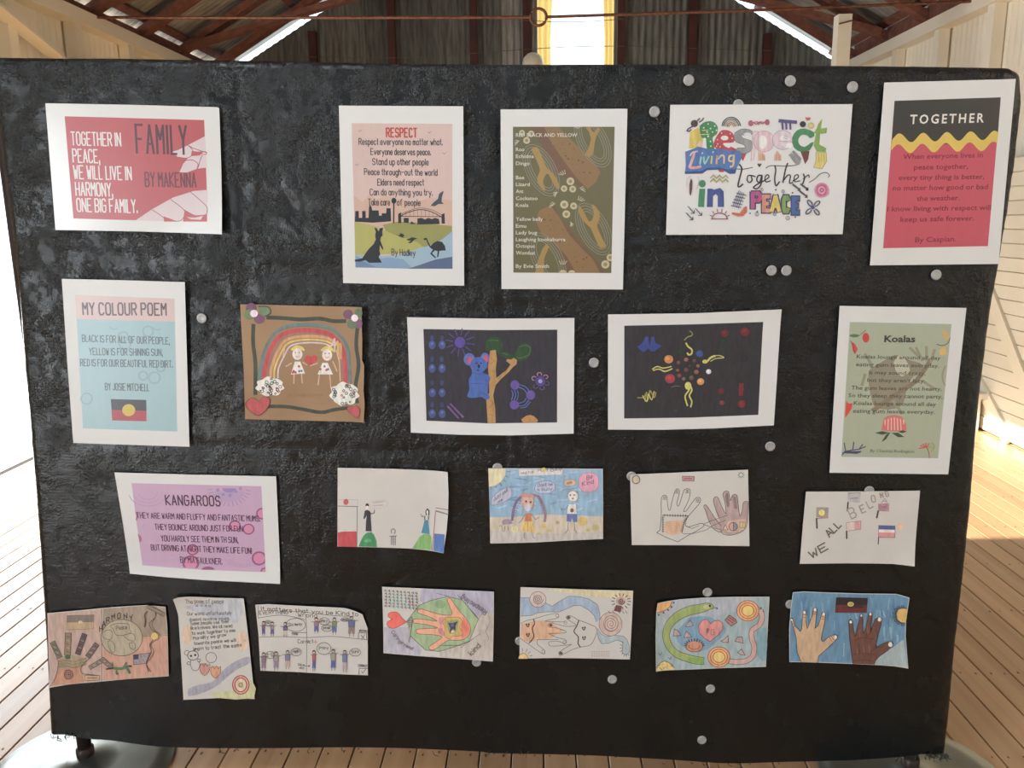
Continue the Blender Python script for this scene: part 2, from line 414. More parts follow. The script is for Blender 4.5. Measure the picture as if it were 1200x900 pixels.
# curtains in the far opening
def drape(name, x0, x1, lab, lean):
    b = MB(); nx, nz = 28, 12
    for j in range(nz+1):
        v = j/nz; z = 2.1+2.35*v
        for i in range(nx+1):
            u = i/nx; xx = x0+(x1-x0)*u*(1+lean*abs(v-.55)) if lean >= 0 else x1-(x1-x0)*(1-u)*(1-lean*abs(v-.55))
            b.v.append((xx, YE+.10+.018*math.sin(u*16+v*2), z))
    for j in range(nz):
        for i in range(nx):
            A = j*(nx+1)+i; b.f.append((A, A+1, A+nx+2, A+nx+1))
    c = tag(empty(name, ((x0+x1)/2, YE+.10, 2.1)), lab, 'curtain'); b.v = [(v[0]-(x0+x1)/2, v[1]-YE-.10, v[2]-2.1) for v in b.v]; b.build('drape', 'curtain', c, smooth=True); return c
cur = drape('curtain', .02, .17, 'thin tan curtain with a gathered cream bundle, left side of the bright gable opening', .9)
drape('curtain', .78, .89, 'narrow yellow curtain drawn to the right of the bright gable opening', -.9)
b = MB(); b.lathe([(.001, -.13), (.06, -.12), (.10, -.07), (.115, 0), (.10, .06), (.06, .10), (.02, .115), (.001, .117)], 20)
b.tube([(0, 0, 0), (.03, .12, .02), (.08, .30, .0)], .03, 8)
b.build('gathered_cloth', 'creamlight', cur, (-.02-.095, -.32, 1.09), True)

# white bench against the right wall
t = tag(empty('bench', (XR-.30, 4.05, 0)), 'low white painted bench against the right wall, behind the display', 'bench')
MB().box((-.18, -.36, .25), (.22, .55, .29)).build('bench_top', 'white', t)
b = MB(); b.v = [(-.16, -.30, 0), (-.16, .5, 0), (-.16, .5, .25), (-.16, -.30, .25), (-.13, -.30, 0), (-.13, .5, 0), (-.13, .5, .25), (-.13, -.30, .25)]
b.f = [(0, 1, 2, 3), (7, 6, 5, 4), (0, 4, 5, 1), (3, 2, 6, 7), (0, 3, 7, 4), (1, 5, 6, 2)]
b.build('front_panel', 'white', t)
MB().box((-.13, -.30, 0), (.2, -.27, .25)).build('end_panel', 'white', t)

# ---------------------------------------------------------------- the display stand
D2 = .035
stand = tag(empty('display_stand', (0, 0, 0)), 'freestanding display frame, two poles on round steel bases under the black tarpaulin', 'stand')
for x, y in ((-1.325, .045), (1.045, .03)):
    bp_ = MB().lathe([(.25, 0), (.252, .004), (.248, .010), (.20, .015), (.10, .020), (.045, .026), (.040, .030)], 56, (x, y-.02, 0)).build('base_plate', 'galv', stand, smooth=True)
    MB().tube([(x, y-.0, .02), (x, y, 1.87)], .019, 16).build('pole', 'pole', stand, smooth=True)
    MB().lathe([(.024, 0), (.024, .03), (.020, .034)], 20, (x, y, .022)).build('collar', 'pole', bp_, smooth=True)
MB().tube([(-1.325, .045, 1.855), (1.045, .03, 1.855)], .016, 12).build('crossbar', 'pole', stand)
MB().tube([(-1.325, .045, .62), (1.045, .03, .62)], .012, 12).build('lower_rail', 'pole', stand)

# ---------------------------------------------------------------- where a point of the photograph lies on the upright board plane y = 0
def at(px, py):
    d = CF+(px-600)/F_PX*CR-(py-450)/F_PX*CU
    t = DIST/d.y
    return (t*d.x, EYE+t*d.z)
def curve(pts, n=8):
    """Catmull-Rom through the points."""
    if len(pts) < 3: return [tuple(p) for p in pts]
    out = []; P = [pts[0]]+list(pts)+[pts[-1]]
    for i in range(1, len(P)-2):
        for k in range(n):
            t = k/n; r = []
            for c in (0, 1):
                a, b_, c_, d = P[i-1][c], P[i][c], P[i+1][c], P[i+2][c]
                r.append(.5*(2*b_+(c_-a)*t+(2*a-5*b_+4*c_-d)*t*t+(3*b_-a-3*c_+d)*t**3))
            out.append(tuple(r))
    out.append(tuple(pts[-1])); return out

# ---------------------------------------------------------------- tarpaulin (outline measured on the board plane)
def interp(pts, t):
    d = [0]
    for a, b_ in zip(pts, pts[1:]): d.append(d[-1]+math.dist(a, b_))
    q = t*d[-1]
    for i in range(len(pts)-1):
        if q <= d[i+1]+1e-9:
            f = (q-d[i])/max(1e-9, d[i+1]-d[i]); return (pts[i][0]+(pts[i+1][0]-pts[i][0])*f, pts[i][1]+(pts[i+1][1]-pts[i][1])*f)
    return pts[-1]
TOP = [at(*q) for q in ((-14, 66), (60, 67), (150, 67.5), (300, 70), (450, 73), (585, 74.5), (750, 74), (1000, 76), (1100, 77), (1185, 78.5), (1197, 83))]
BOT = [at(*q) for q in curve([(57, 862), (75, 861), (100, 866), (130, 868), (185, 875), (250, 877), (330, 877), (400, 876), (470, 877), (560, 881), (580, 883), (680, 885), (760, 889), (820, 893), (860, 895), (930, 893), (1000, 891), (1060, 887), (1085, 884), (1108, 888)], 3)]
LEFT = [at(*q) for q in ((-14, 66), (-2, 170), (10, 270), (19, 350), (26, 436), (37, 560), (44, 640), (52, 760), (57, 862))]
RIGHT = [at(*q) for q in ((1199, 83), (1200, 120), (1193, 190), (1184, 250), (1175, 300), (1163, 370), (1152, 450), (1146, 508), (1139, 600), (1128, 700), (1120, 770), (1114, 840), (1108, 888))]
def creases():
    rng = random.Random(3); out = []
    def seg(a, b_, w, d): out.append((at(*a), at(*b_), w, d))
    seg((584, 78), (590, 300), .010, .007); seg((588, 300), (594, 545), .012, .006)          # centre fold
    seg((278, 80), (286, 350), .012, .007); seg((290, 292), (402, 297), .010, .007); seg((100, 287), (290, 291), .010, .004)
    seg((288, 160), (345, 245), .012, .008); seg((300, 230), (360, 250), .03, .010); seg((240, 75), (290, 150), .012, .006)
    seg((0, 300), (80, 305), .02, .004); seg((735, 300), (1010, 292), .014, .005); seg((560, 530), (110, 520), .014, .005)
    seg((875, 75), (885, 130), .010, .004); seg((340, 340), (470, 345), .01, .005)
    for i in range(60):
        x, y = rng.uniform(20, 1150), rng.uniform(78, 560 if rng.random() < .8 else 860); a = rng.uniform(-1.3, 1.3); l = rng.uniform(15, 75)
        seg((x, y), (x+l*math.cos(a), y+l*math.sin(a)), rng.uniform(.004, .012), rng.uniform(.001, .005))
    return out
CRE = creases()
def dent(x, z):
    """0 at the proud surface, positive = pushed back from the viewer."""
    d = 0.0
    fade = min(1, max(.25, (z-.35)/1.1))
    n = noise.noise(Vector((x*5.2, 0, z*5.2))); r = abs(noise.noise(Vector((x*13+7, 3, z*11)))); r2 = abs(noise.noise(Vector((x*34+1, 9, z*31))))
    d += fade*(.005*(n*.5+.5)+.002*min(1, r*2.4)+.0012*min(1, r2*2.6))
    for (a, b_, w, dp) in CRE:
        if abs(x-a[0]) > .8 and abs(x-b_[0]) > .8: continue
        dx, dz = b_[0]-a[0], b_[1]-a[1]; L2 = dx*dx+dz*dz
        t = max(0, min(1, ((x-a[0])*dx+(z-a[1])*dz)/L2)); e = math.hypot(x-a[0]-t*dx, z-a[1]-t*dz)
        if e < 3*w: d += .45*dp*math.exp(-(e/w)**2)*(1 if 0 < t < 1 else .6)
    return d
NX, NZ = 380, 290
tp = MB()
c00, c10, c01, c11 = BOT[0], BOT[-1], TOP[0], TOP[-1]
bo = [interp(BOT, i/NX) for i in range(NX+1)]; to = [interp(TOP, i/NX) for i in range(NX+1)]
le = [interp(LEFT, 1-j/NZ) for j in range(NZ+1)]; ri = [interp(RIGHT, 1-j/NZ) for j in range(NZ+1)]
for j in range(NZ+1):
    v = j/NZ
    for i in range(NX+1):
        u = i/NX; q = []
        for c in (0, 1):
            q.append((1-v)*bo[i][c]+v*to[i][c]+(1-u)*le[j][c]+u*ri[j][c]-((1-u)*(1-v)*c00[c]+u*(1-v)*c10[c]+(1-u)*v*c01[c]+u*v*c11[c]))
        e = min(u*2.45, (1-v)*1.8); er = (1-u)*2.45
        rnd = .012*max(0, 1-e/.018)**2+.010*max(0, 1-er/.040)**2+.006*abs(noise.noise(Vector((q[0]*60, 2, q[1]*26))))*max(0, 1-abs(er-.03)/.05)
        tp.v.append((q[0], dent(*q)+rnd, q[1]))
for j in range(NZ):
    for i in range(NX):
        A = j*(NX+1)+i; tp.f.append((A, A+1, A+NX+2, A+NX+1))
# returns round the top and both sides, then the back
TH = .085
rim = [j*(NX+1) for j in range(NZ+1)]+[NZ*(NX+1)+i for i in range(1, NX+1)]+[j*(NX+1)+NX for j in range(NZ-1, -1, -1)]
base = len(tp.v)
for step, (yy, inn) in enumerate(((.03, 0), (.06, 0), (TH, .012))):
    for k, r in enumerate(rim):
        x, _, z = tp.v[r]; w_ = .004*noise.noise(Vector((x*9, yy*20, z*9)))
        s_ = 1-inn/1.2
        tp.v.append(((x+.1)*s_-.1+w_, yy, z-inn*(z > 1.7)+w_*.5))
nr = len(rim)
for s_ in range(3):
    for k in range(nr-1):
        a = rim[k] if s_ == 0 else base+(s_-1)*nr+k; b_ = rim[k+1] if s_ == 0 else base+(s_-1)*nr+k+1
        c = base+s_*nr+k; tp.f.append((a, b_, c+1, c))
last = base+2*nr
n0 = NZ+1
for j in range(0, NZ):   # back: rows from left edge to right edge
    tp.f.append((last+j, last+j+1, last+nr-1-(j+1), last+nr-1-j))
tarp = tag(tp.build('tarpaulin', 'tarp', smooth=True), 'large black woven tarpaulin wrapped over the display stand, artworks fixed on it', 'tarpaulin')
# frayed threads at the hem corners
fr = MB(); rng = random.Random(5)
for (px, py, n, sp) in ((1098, 885, 46, 13), (74, 862, 12, 14), (1060, 887, 10, 15), (560, 881, 6, 60), (840, 895, 8, 120), (330, 877, 6, 100)):
    for i in range(n):
        x, z = at(px+rng.uniform(-sp, sp), py+rng.uniform(-3, 0)); a = rng.uniform(-2.6, -.5); l = rng.uniform(.006, .022)
        fr.tube([(x, -.002, z), (x+l*.5*math.cos(a), -.004, z+l*.6*math.sin(a)), (x+l*math.cos(a+.5), rng.uniform(-.008, .006), z+l*math.sin(a+.3))], .0011, 4)
tag(fr.build('frayed_edge', 'thread', tarp), kind='stuff')

# ---------------------------------------------------------------- grey round magnets
MAG = [(807, 94, 'round grey disc above the bright hand-coloured poster'),
 (926, 95, 'round grey disc near the top, midway between two right-hand posters'),
 (999, 102, 'round grey disc just left of the red and black poster'),
 (767, 131, 'round grey disc between the olive poster and the hand-coloured poster'),
 (865, 123, 'round grey disc half hidden under the top edge of the hand-coloured poster'),
 (904, 317, 'left one of two grey discs side by side below the hand-coloured poster'),
 (921.5, 317, 'right one of two grey discs side by side below the hand-coloured poster'),
 (1097, 322, 'round grey disc just below the red and black poster'),
 (236.5, 373, 'round grey disc between the pale blue poem and the kraft rainbow collage'),
 (696, 425, 'round grey disc between the two dark paintings'),
 (902.5, 523, 'round grey disc below the dark dot painting'),
 (583, 548, 'round grey disc peeping over the top of the beach drawing'),
 (740, 558, 'round grey disc at the top left corner of the two-hands pencil drawing'),
 (1018.5, 575, 'round grey disc peeping over the top of the flags drawing'),
 (829, 694, 'round grey disc just above the green snake drawing'),
 (609, 751, 'round grey disc at the left edge of the blue river drawing'),
 (926, 708, 'round grey disc at the left edge of the drawing of pale and brown hands'),
 (558.5, 776, 'round grey disc under the drawing of a hand on green'),
 (717.5, 796, 'round grey disc below the blue river drawing'),
 (832.5, 807, 'round grey disc below the green snake drawing'),
 (822.5, 867, 'lowest round grey disc, near the bottom hem')]
mg = MB(); mg.lathe([(.0125, 0), (.0128, .0012), (.0122, .0024), (.0085, .0028), (.0078, .0022), (.0001, .0022)], 28)
mg.v = [(x, -z, y) for x, y, z in mg.v]; mg.f = [f[::-1] for f in mg.f]
mme = mg.mesh('magnet', 'disc', True)
for (px, py, lab) in MAG:
    x, z = at(px, py); tag(link('magnet', mme, None, (x, .0002, z)), lab, 'magnet', 'grey round magnets on the tarpaulin')

# ================================================================ ARTWORKS
GL = {  # single-stroke lettering, x then y digits on a 4 x 6 grid; x = below the line once, y = twice
'A': '00 26 40|12 32', 'B': '00 06|06 36 45 44 33 03|33 42 41 30 00', 'C': '45 36 16 05 01 10 30 41', 'D': '00 06|06 26 45 41 20 00',
'E': '40 00 06 46|03 33', 'F': '00 06 46|03 33', 'G': '45 36 16 05 01 10 30 41 43 23', 'H': '00 06|40 46|03 43', 'I': '00 06',
'J': '01 10 20 31 36', 'K': '00 06|46 03 40', 'L': '06 00 30', 'M': '00 06 23 46 40', 'N': '00 06 40 46', 'O': '10 01 05 16 36 45 41 30 10',
'P': '00 06|06 36 45 44 33 03', 'Q': '10 01 05 16 36 45 41 30 10|22 40', 'R': '00 06|06 36 45 44 33 03|23 40', 'S': '01 10 30 41 42 33 13 04 05 16 36 45',
'T': '06 46|26 20', 'U': '06 01 10 30 41 46', 'V': '06 20 46', 'W': '06 10 24 30 46', 'X': '00 46|06 40', 'Y': '06 23 46|23 20', 'Z': '06 46 00 40',
'a': '33 24 14 03 01 10 20 31|34 30', 'b': '06 00|03 14 24 33 31 20 10 01', 'c': '33 24 14 03 01 10 20 31', 'd': '36 30|33 24 14 03 01 10 20 31',
'e': '02 32 33 24 14 03 01 10 20 31', 'f': '36 26 15 10|04 24', 'g': '34 3x 2y 1y 0x|33 24 14 03 01 10 20 31', 'h': '06 00|03 14 24 33 30',
'i': '04 00|05 06', 'j': '14 1x 0y|15 16', 'k': '06 00|34 02 30', 'l': '06 00', 'm': '04 00|03 14 23 20|23 34 43 40', 'n': '04 00|03 14 24 33 30',
'o': '10 01 03 14 24 33 31 20 10', 'p': '04 0y|03 14 24 33 31 20 10 01', 'q': '34 3y|33 24 14 03 01 10 20 31', 'r': '04 00|03 14 24',
's': '01 10 20 31 22 12 03 14 24 33', 't': '16 11 20|04 24', 'u': '04 01 10 20 31|34 30', 'v': '04 20 44', 'w': '04 10 23 30 44', 'x': '00 34|04 30',
'y': '04 21|44 1y', 'z': '04 34 00 30', '.': '00 01', ',': '01 0x', '-': '03 33', "'": '06 05', '!': '06 02|00 01', '+': '03 43|25 21'}
def glyph(ch):
    st = []
    for s_ in GL[ch].split('|'):
        st.append([(int(a[0]), {'x': -1, 'y': -2}.get(a[1]) if a[1] in 'xy' else int(a[1])) for a in s_.split()])
    return st, max(p[0] for s_ in st for p in s_)
def circ(x, y, rx, ry=None, n=20, a0=0, a1=360, rot=0):
    ry = rx if ry is None else ry; o = []; c, s_ = math.cos(math.radians(rot)), math.sin(math.radians(rot))
    full = abs(a1-a0) >= 360
    for i in range(n if full else n+1):
        a = math.radians(a0+(a1-a0)*i/n); u, v = rx*math.cos(a), ry*math.sin(a); o.append((x+u*c-v*s_, y+u*s_+v*c))
    return o
EPS = 2.2e-5
class Sheet:
    """One artwork: all coordinates are measured in an enlarged crop (ox, oy, sc) of the photograph and laid on the board plane."""
    def __init__(s, name, label, cat, crop, corners, wr, outline=None, mt='card', ink='print', curls=(), lift=.006, group=None, white=.79):
        s.ox, s.oy, s.sc = crop; s.q = corners; s.wr = (sum(s2l(wr))/3,)*3; s.ink = M[ink]; s.parts = {}; s.layer = {}; s.n = 3; s.last = None; s.white = white; s.mic = 0; s.tn = 0
        cx, cy = sum(p[0] for p in corners)/4, sum(p[1] for p in corners)/4
        X, Z = s.P((cx, cy)); s.c = (X, Z); s.lift = lift
        s.root = empty(name, (X, 0, Z)); tag(s.root, label, cat, group)
        s.curls = []
        W = [s.P(p) for p in corners]
        for ang_, start, end, amp in curls:      # sheet bends up by amp towards `end` along direction ang (0 right, 90 up); flat before `start`
            d = (math.cos(math.radians(ang_)), math.sin(math.radians(ang_)))
            pr = [p[0]*d[0]+p[1]*d[1] for p in W]; lo, hi = min(pr), max(pr)
            ts = [start+(end-start)*k/5 for k in range(6)]
            s.curls.append((d, [lo+(hi-lo)*t for t in ts], [amp*((t-start)/(end-start))**2 for t in ts]))
        s.add_sheet(outline or corners, mt)
    def P(s, p): return at(s.ox+p[0]/s.sc, s.oy+p[1]/s.sc)
    def bend(s, x, z):
        y = 0
        for d, bs, vs in s.curls:
            q = x*d[0]+z*d[1]
            if q <= bs[0]: continue
            for k in range(5):
                if q <= bs[k+1] or k == 4: y += vs[k]+(vs[k+1]-vs[k])*(q-bs[k])/(bs[k+1]-bs[k]); break
        return y
    def finish_bm(s, bm, name, mt, parent):
        for d, bs, vs in s.curls:
            for b_ in bs[:5]:
                bmesh.ops.bisect_plane(bm, geom=bm.verts[:]+bm.edges[:]+bm.faces[:], plane_co=(d[0]*b_, 0, d[1]*b_), plane_no=(d[0], 0, d[1]), dist=1e-7)
        for v in bm.verts:
            x, y, z = v.co
            v.co = (x-s.c[0], y-s.lift-s.bend(x, z), z-s.c[1])
        me = bpy.data.meshes.new(name); bm.to_mesh(me); bm.free(); me.materials.append(mt)
        return link(name, me, parent)
    def add_sheet(s, outline, mt):
        pts = [s.P(p) for p in outline]; bm = bmesh.new()
        f = [bm.verts.new((x, 0, z)) for x, z in pts]; b_ = [bm.verts.new((x, .0005, z)) for x, z in pts]; n = len(pts)
        bm.faces.new(f); bm.faces.new(b_[::-1])
        for i in range(n): bm.faces.new((f[i], b_[i], b_[(i+1) % n], f[(i+1) % n]))
        bmesh.ops.recalc_face_normals(bm, faces=bm.faces[:])
        bmesh.ops.triangulate(bm, faces=[x for x in bm.faces if len(x.verts) > 4])
        s.finish_bm(bm, 'sheet', M[mt], s.root)
    # --- drawing
    def bm(s, part, col):
        if part not in s.parts:
            b = bmesh.new(); b.loops.layers.float_color.new('ink'); s.parts[part] = b
        if s.last != (part, col): s.n += 1; s.last = (part, col)
        c = s2l(col); g = .3*c[0]+.59*c[1]+.11*c[2]; q = .22 if s.ink is M['crayon'] else .08     # pencil lets some of the paper's grey through
        c = tuple(v*(1-q)+g*q for v in c)
        k = tuple(min(1.0, max(0.0, .92*s.white*c[i]/s.wr[i])) for i in range(3))+(1,)
        return s.parts[part], -s.n*EPS, k
    clip = None
    def put(s, b, k, y, W):
        """one convex face, clipped to the printed panel if there is one"""
        if s.clip:
            C = s.clip
            for i in range(len(C)):
                (ax, az), (bx, bz) = C[i], C[(i+1) % len(C)]; o = []
                sd = lambda p: (bx-ax)*(p[1]-az)-(bz-az)*(p[0]-ax)
                for j in range(len(W)):
                    p, q = W[j-1], W[j]; dp, dq = sd(p), sd(q)
                    if (dp >= 0) != (dq >= 0): t = dp/(dp-dq); o.append((p[0]+(q[0]-p[0])*t, p[1]+(q[1]-p[1])*t))
                    if dq >= 0: o.append(q)
                W = o
                if len(W) < 3: return
        ar = sum(W[i][0]*W[(i+1) % len(W)][1]-W[(i+1) % len(W)][0]*W[i][1] for i in range(len(W)))
        if abs(ar) < 1e-10: return
        if ar < 0: W = W[::-1]
        f = b.faces.new([b.verts.new((x, y, z)) for x, z in W]); l = b.loops.layers.float_color['ink']
        for lp in f.loops: lp[l] = k
    def clip_to(s, pts):
        if pts is None: s.clip = None; return
        W = [s.P(p) for p in pts]; ar = sum(W[i][0]*W[(i+1) % len(W)][1]-W[(i+1) % len(W)][0]*W[i][1] for i in range(len(W)))
        s.clip = W if ar > 0 else W[::-1]
    def face(s, part, col, pts):
        b, y, k = s.bm(part, col); s.put(b, k, y, [s.P(p) for p in pts])
    def poly(s, part, col, pts, smooth=0):
        if smooth: pts = curve(list(pts)+[pts[0]], smooth)[:-1]
        b, y, k = s.bm(part, col); W = [s.P(p) for p in pts]
        for t in tessellate_polygon([[Vector((x, z, 0)) for x, z in W]]): s.put(b, k, y, [W[i] for i in t])
    def line(s, part, col, pts, w_, smooth=0, closed=False):
        if closed: pts = list(pts)+[pts[0]]
        if smooth: pts = curve(pts, smooth)
        P_ = [pts[0]]
        for p in pts[1:]:
            if math.dist(p, P_[-1]) > .3: P_.append(p)
        if len(P_) < 2: P_ = [pts[0], (pts[0][0]+.4, pts[0][1])]
        # break at hairpin turns so that a stroke never lies over itself
        for i in (range(1, len(P_)-1) if not closed else ()):
            a = math.dist(P_[i-1], P_[i]); c = math.dist(P_[i], P_[i+1])
            dt = ((P_[i][0]-P_[i-1][0])*(P_[i+1][0]-P_[i][0])+(P_[i][1]-P_[i-1][1])*(P_[i+1][1]-P_[i][1]))/(a*c)
            if dt < -.35:
                s.line(part, col, P_[:i+1], w_); s.line(part, col, P_[i:], w_); return
        h = w_/2; b, y, k = s.bm(part, col); s.mic = (s.mic+1) % 6; y -= s.mic*3.5e-6; n = len(P_)
        D = []
        for i in range(n-1): d = math.dist(P_[i], P_[i+1]); D.append(((P_[i+1][0]-P_[i][0])/d, (P_[i+1][1]-P_[i][1])/d))
        L_, R_ = [], []
        for i, (x, z) in enumerate(P_):
            if closed and i in (0, n-1): d0, d1 = D[-1], D[0]
            else: d0, d1 = D[max(i-1, 0)], D[min(i, n-2)]
            nx, nz = -(d0[1]+d1[1]), d0[0]+d1[0]; l = math.hypot(nx, nz)
            if l < .5: nx, nz, l = -d1[1], d1[0], 1; m_ = 1
            else: m_ = min(1.6, 2/l)
            nx, nz = nx/l, nz/l; e = 0
            if not closed: e = (-h*.6 if i == 0 else h*.6 if i == n-1 else 0)
            dx, dz = D[0] if i == 0 else D[-1]
            L_.append((x+nx*h*m_+dx*e, z+nz*h*m_+dz*e)); R_.append((x-nx*h*m_+dx*e, z-nz*h*m_+dz*e))
        for i in range(n-1): s.put(b, k, y, [s.P(q) for q in (L_[i], R_[i], R_[i+1], L_[i+1])])
    def lines(s, part, col, w_, *ls, smooth=0):
        for l in ls: s.line(part, col, l, w_, smooth)
    def dots(s, part, col, pts, r, n=8):
        for p in pts: s.poly(part, col, circ(p[0], p[1], r, r, n))
    def up(s, x):
        a, b_, c, d = s.q; t = max(0, min(1, (x-a[0])/(b_[0]-a[0])))
        l = Vector((a[0]-d[0], a[1]-d[1])).normalized(); r = Vector((b_[0]-c[0], b_[1]-c[1])).normalized()
        return (l*(1-t)+r*t).normalized()
    def write(s, part, col, txt, p0, p1, h, w_, gap=1.5, jit=0.0, upv=None, slant=0, rng=None):
        """stroke lettering from p0 to p1 along the baseline; h = capital height, w_ = pen width"""
        run = []; x = 0; s.tn += 1; part += '#%d' % s.tn
        for ch in txt:
            if ch == ' ': x += 2.4; continue
            st, wd = glyph(ch); run.append((x, st)); x += wd+gap
        tot = x-gap; rng = rng or random.Random(len(txt)+int(p0[0]))
        for x0, st in run:
            jx, jy = rng.uniform(-jit, jit), rng.uniform(-jit, jit)
            for pl in st:
                out = []
                for gx, gy in pl:
                    t = (x0+gx+jx+slant*gy)/tot; bx, by = p0[0]+(p1[0]-p0[0])*t, p0[1]+(p1[1]-p0[1])*t
                    u = Vector(upv) if upv else s.up(bx); hh = h*(gy+jy)/6
                    out.append((bx+u[0]*hh, by+u[1]*hh))
                s.line(part, col, out, w_)
    def type(s, part, col, txt, p0, p1, h, bold=0.0, space=1.0):
        """sans lettering from Blender's built-in face, fitted between p0 and p1"""
        s.tn += 1; part += '#%d' % s.tn
        cu = bpy.data.curves.new('t', 'FONT'); cu.body = txt; cu.size = 1; cu.offset = bold; cu.space_character = space; cu.resolution_u = 2
        o = bpy.data.objects.new('t', cu); COL.objects.link(o)
        me = o.to_mesh()
        xs = [v.co.x for v in me.vertices]; x0, x1 = min(xs), max(xs); CAP = .73
        co = []
        for v in me.vertices:
            t = (v.co.x-x0)/(x1-x0); bx, by = p0[0]+(p1[0]-p0[0])*t, p0[1]+(p1[1]-p0[1])*t; u = s.up(bx)
            co.append((bx+u[0]*h*v.co.y/CAP, by+u[1]*h*v.co.y/CAP))
        for p in me.polygons: s.face(part, col, [co[i] for i in p.vertices])
        o.to_mesh_clear(); bpy.data.objects.remove(o); bpy.data.curves.remove(cu)
    def sub(s, a, b_, f): return (a[0]+(b_[0]-a[0])*f, a[1]+(b_[1]-a[1])*f)
    def done(s):
        for nm, b in s.parts.items():
            if not b.faces: b.free(); continue
            n_ = nm.split('#')[0]; o = s.finish_bm(b, n_, s.ink, s.root)
            if n_.endswith(('s', 'lettering', 'writing', 'outline', 'drawing', 'dotting')) : o['kind'] = 'stuff'     # small marks of one print or pencil

K = (60, 55, 62)
# ---- 1 red FAMILY poster
s = Sheet('poster', 'glossy red poster headed FAMILY with pale clasped hands, top left corner', 'poster', (40, 110, 5), [(74, 57), (1088, 80), (1115, 822), (133, 797)], (238, 235, 228),
          outline=[(74, 57), (580, 66), (1078, 80), (1090, 86), (1103, 450), (1116, 822), (620, 806), (133, 797), (104, 430)], mt='gloss_card', curls=((-45, .72, 1, .012),))
RD = (203, 92, 98)
s.poly('printed_panel', RD, [(187, 133), (1002, 155), (1026, 748), (640, 742), (238, 730)])
HND = (232, 215, 218)
s.poly('printed_hand', HND, [(1006, 250), (915, 298), (850, 330), (812, 342), (850, 372), (905, 380), (880, 410), (858, 460), (900, 462), (960, 440), (1020, 432)])
s.lines('hand_outline', (185, 70, 85), 4, [(905, 300), (935, 330), (930, 360), (900, 378), (852, 372)], [(880, 395), (930, 388), (965, 410), (960, 440)], [(935, 345), (1008, 340), (1014, 356), (990, 362), (965, 436)], [(912, 305), (945, 322), (1014, 345)], smooth=4)
s.poly('hand_outline', RD, [(930, 335), (1000, 345), (975, 362), (925, 366)])
s.poly('printed_hand#2', HND, [(1024, 563), (940, 570), (820, 608), (700, 675), (600, 742), (1026, 750)], 0)
s.lines('hand_outline', (185, 70, 85), 4, [(922, 575), (1010, 650), (1024, 680), (1018, 705), (990, 715)], [(808, 620), (880, 675), (890, 705), (870, 740), (835, 748)], [(885, 680), (950, 712), (1000, 715)], [(700, 680), (765, 725), (775, 746)], smooth=5)
s.poly('hand_outline', RD, [(888, 685), (955, 712), (1018, 708), (1022, 680), (1024, 748), (880, 748)])
s.poly('printed_hand#2', HND, [(900, 722), (950, 726), (1000, 715), (985, 738), (930, 735)])
s.poly('hand_outline', RD, [(766, 718), (850, 748), (768, 748)])
WH_ = (246, 240, 238)
for t_, a, b_ in (('TOGETHER IN', (229, 301), (516, 307)), ('PEACE,', (238, 401), (392, 405)), ('WE WILL LIVE IN', (244, 497), (578, 505)), ('HARMONY,', (255, 595), (468, 601)), ('ONE BIG FAMILY.', (262, 689), (612, 697))):
    s.write('white_lettering', WH_, t_, a, b_, 76, 7.5, gap=1.9)
s.write('title_lettering', (100, 62, 72), 'FAMILY', (610, 347), (902, 355), 165, 13, gap=2.3)
s.write('title_lettering', (125, 66, 76), 'BY MAKENNA', (660, 543), (955, 547), 82, 8.5, gap=2.0)
s.done()

# ---- 2 RESPECT poster with kangaroo and city
s = Sheet('poster', 'pink and green poster headed RESPECT with dark kangaroo, emu and city skyline', 'poster', (385, 110, 3.75), [(48, 53), (593, 56), (597, 842), (68, 830)], (228, 230, 224),
          outline=[(48, 53), (593, 56), (597, 842), (330, 838), (68, 830), (58, 500)], curls=((200, .85, 1, .004),))
s.poly('printed_panel', (226, 198, 190), [(104, 130), (545, 133), (545, 768), (121, 762)])
s.poly('printed_panel', (222, 186, 168), [(113, 445), (150, 475), (185, 440), (215, 465), (250, 445), (380, 480), (450, 455), (545, 470), (545, 600), (116, 590)])
s.poly('printed_hills', (160, 160, 90), [(240, 575), (300, 562), (380, 565), (450, 572), (543, 580), (545, 640), (420, 690), (260, 620)])
s.poly('printed_hills', (188, 186, 104), [(117, 562), (200, 578), (290, 618), (390, 650), (440, 690), (400, 700), (119, 708)])
s.poly('printed_water', (165, 196, 214), [(546, 602), (500, 640), (440, 668), (390, 680), (320, 705), (200, 715), (119, 706), (121, 760), (546, 768)])
s.poly('printed_water', (140, 172, 205), [(119, 710), (180, 735), (260, 718), (330, 725), (370, 768), (121, 762)])
s.poly('printed_water', (95, 115, 150), [(545, 715), (470, 728), (400, 752), (350, 768), (546, 768)])
s.poly('printed_water', (120, 150, 190), [(120, 728), (160, 738), (215, 762), (121, 762)])
C2 = (48, 54, 60)
sky = [(118, 562), (120, 515), (135, 515), (136, 545), (150, 545), (150, 515), (165, 515), (166, 545), (178, 545), (180, 500), (184, 485), (192, 500), (194, 512), (222, 512), (224, 535), (236, 535), (236, 525), (255, 525), (257, 503), (275, 503), (277, 560), (200, 566)]
s.poly('printed_skyline', C2, sky)
s.poly('printed_skyline', C2, [(308, 568), (308, 528), (320, 520), (322, 568)]); s.poly('printed_skyline', C2, [(332, 566), (332, 545), (354, 545), (354, 568)])
s.poly('printed_skyline', C2, [(392, 574), (392, 548), (410, 545), (425, 552), (440, 545), (455, 550), (470, 545), (486, 550), (490, 572)])
s.poly('printed_skyline', C2, [(498, 570), (498, 530), (511, 524), (513, 570)])
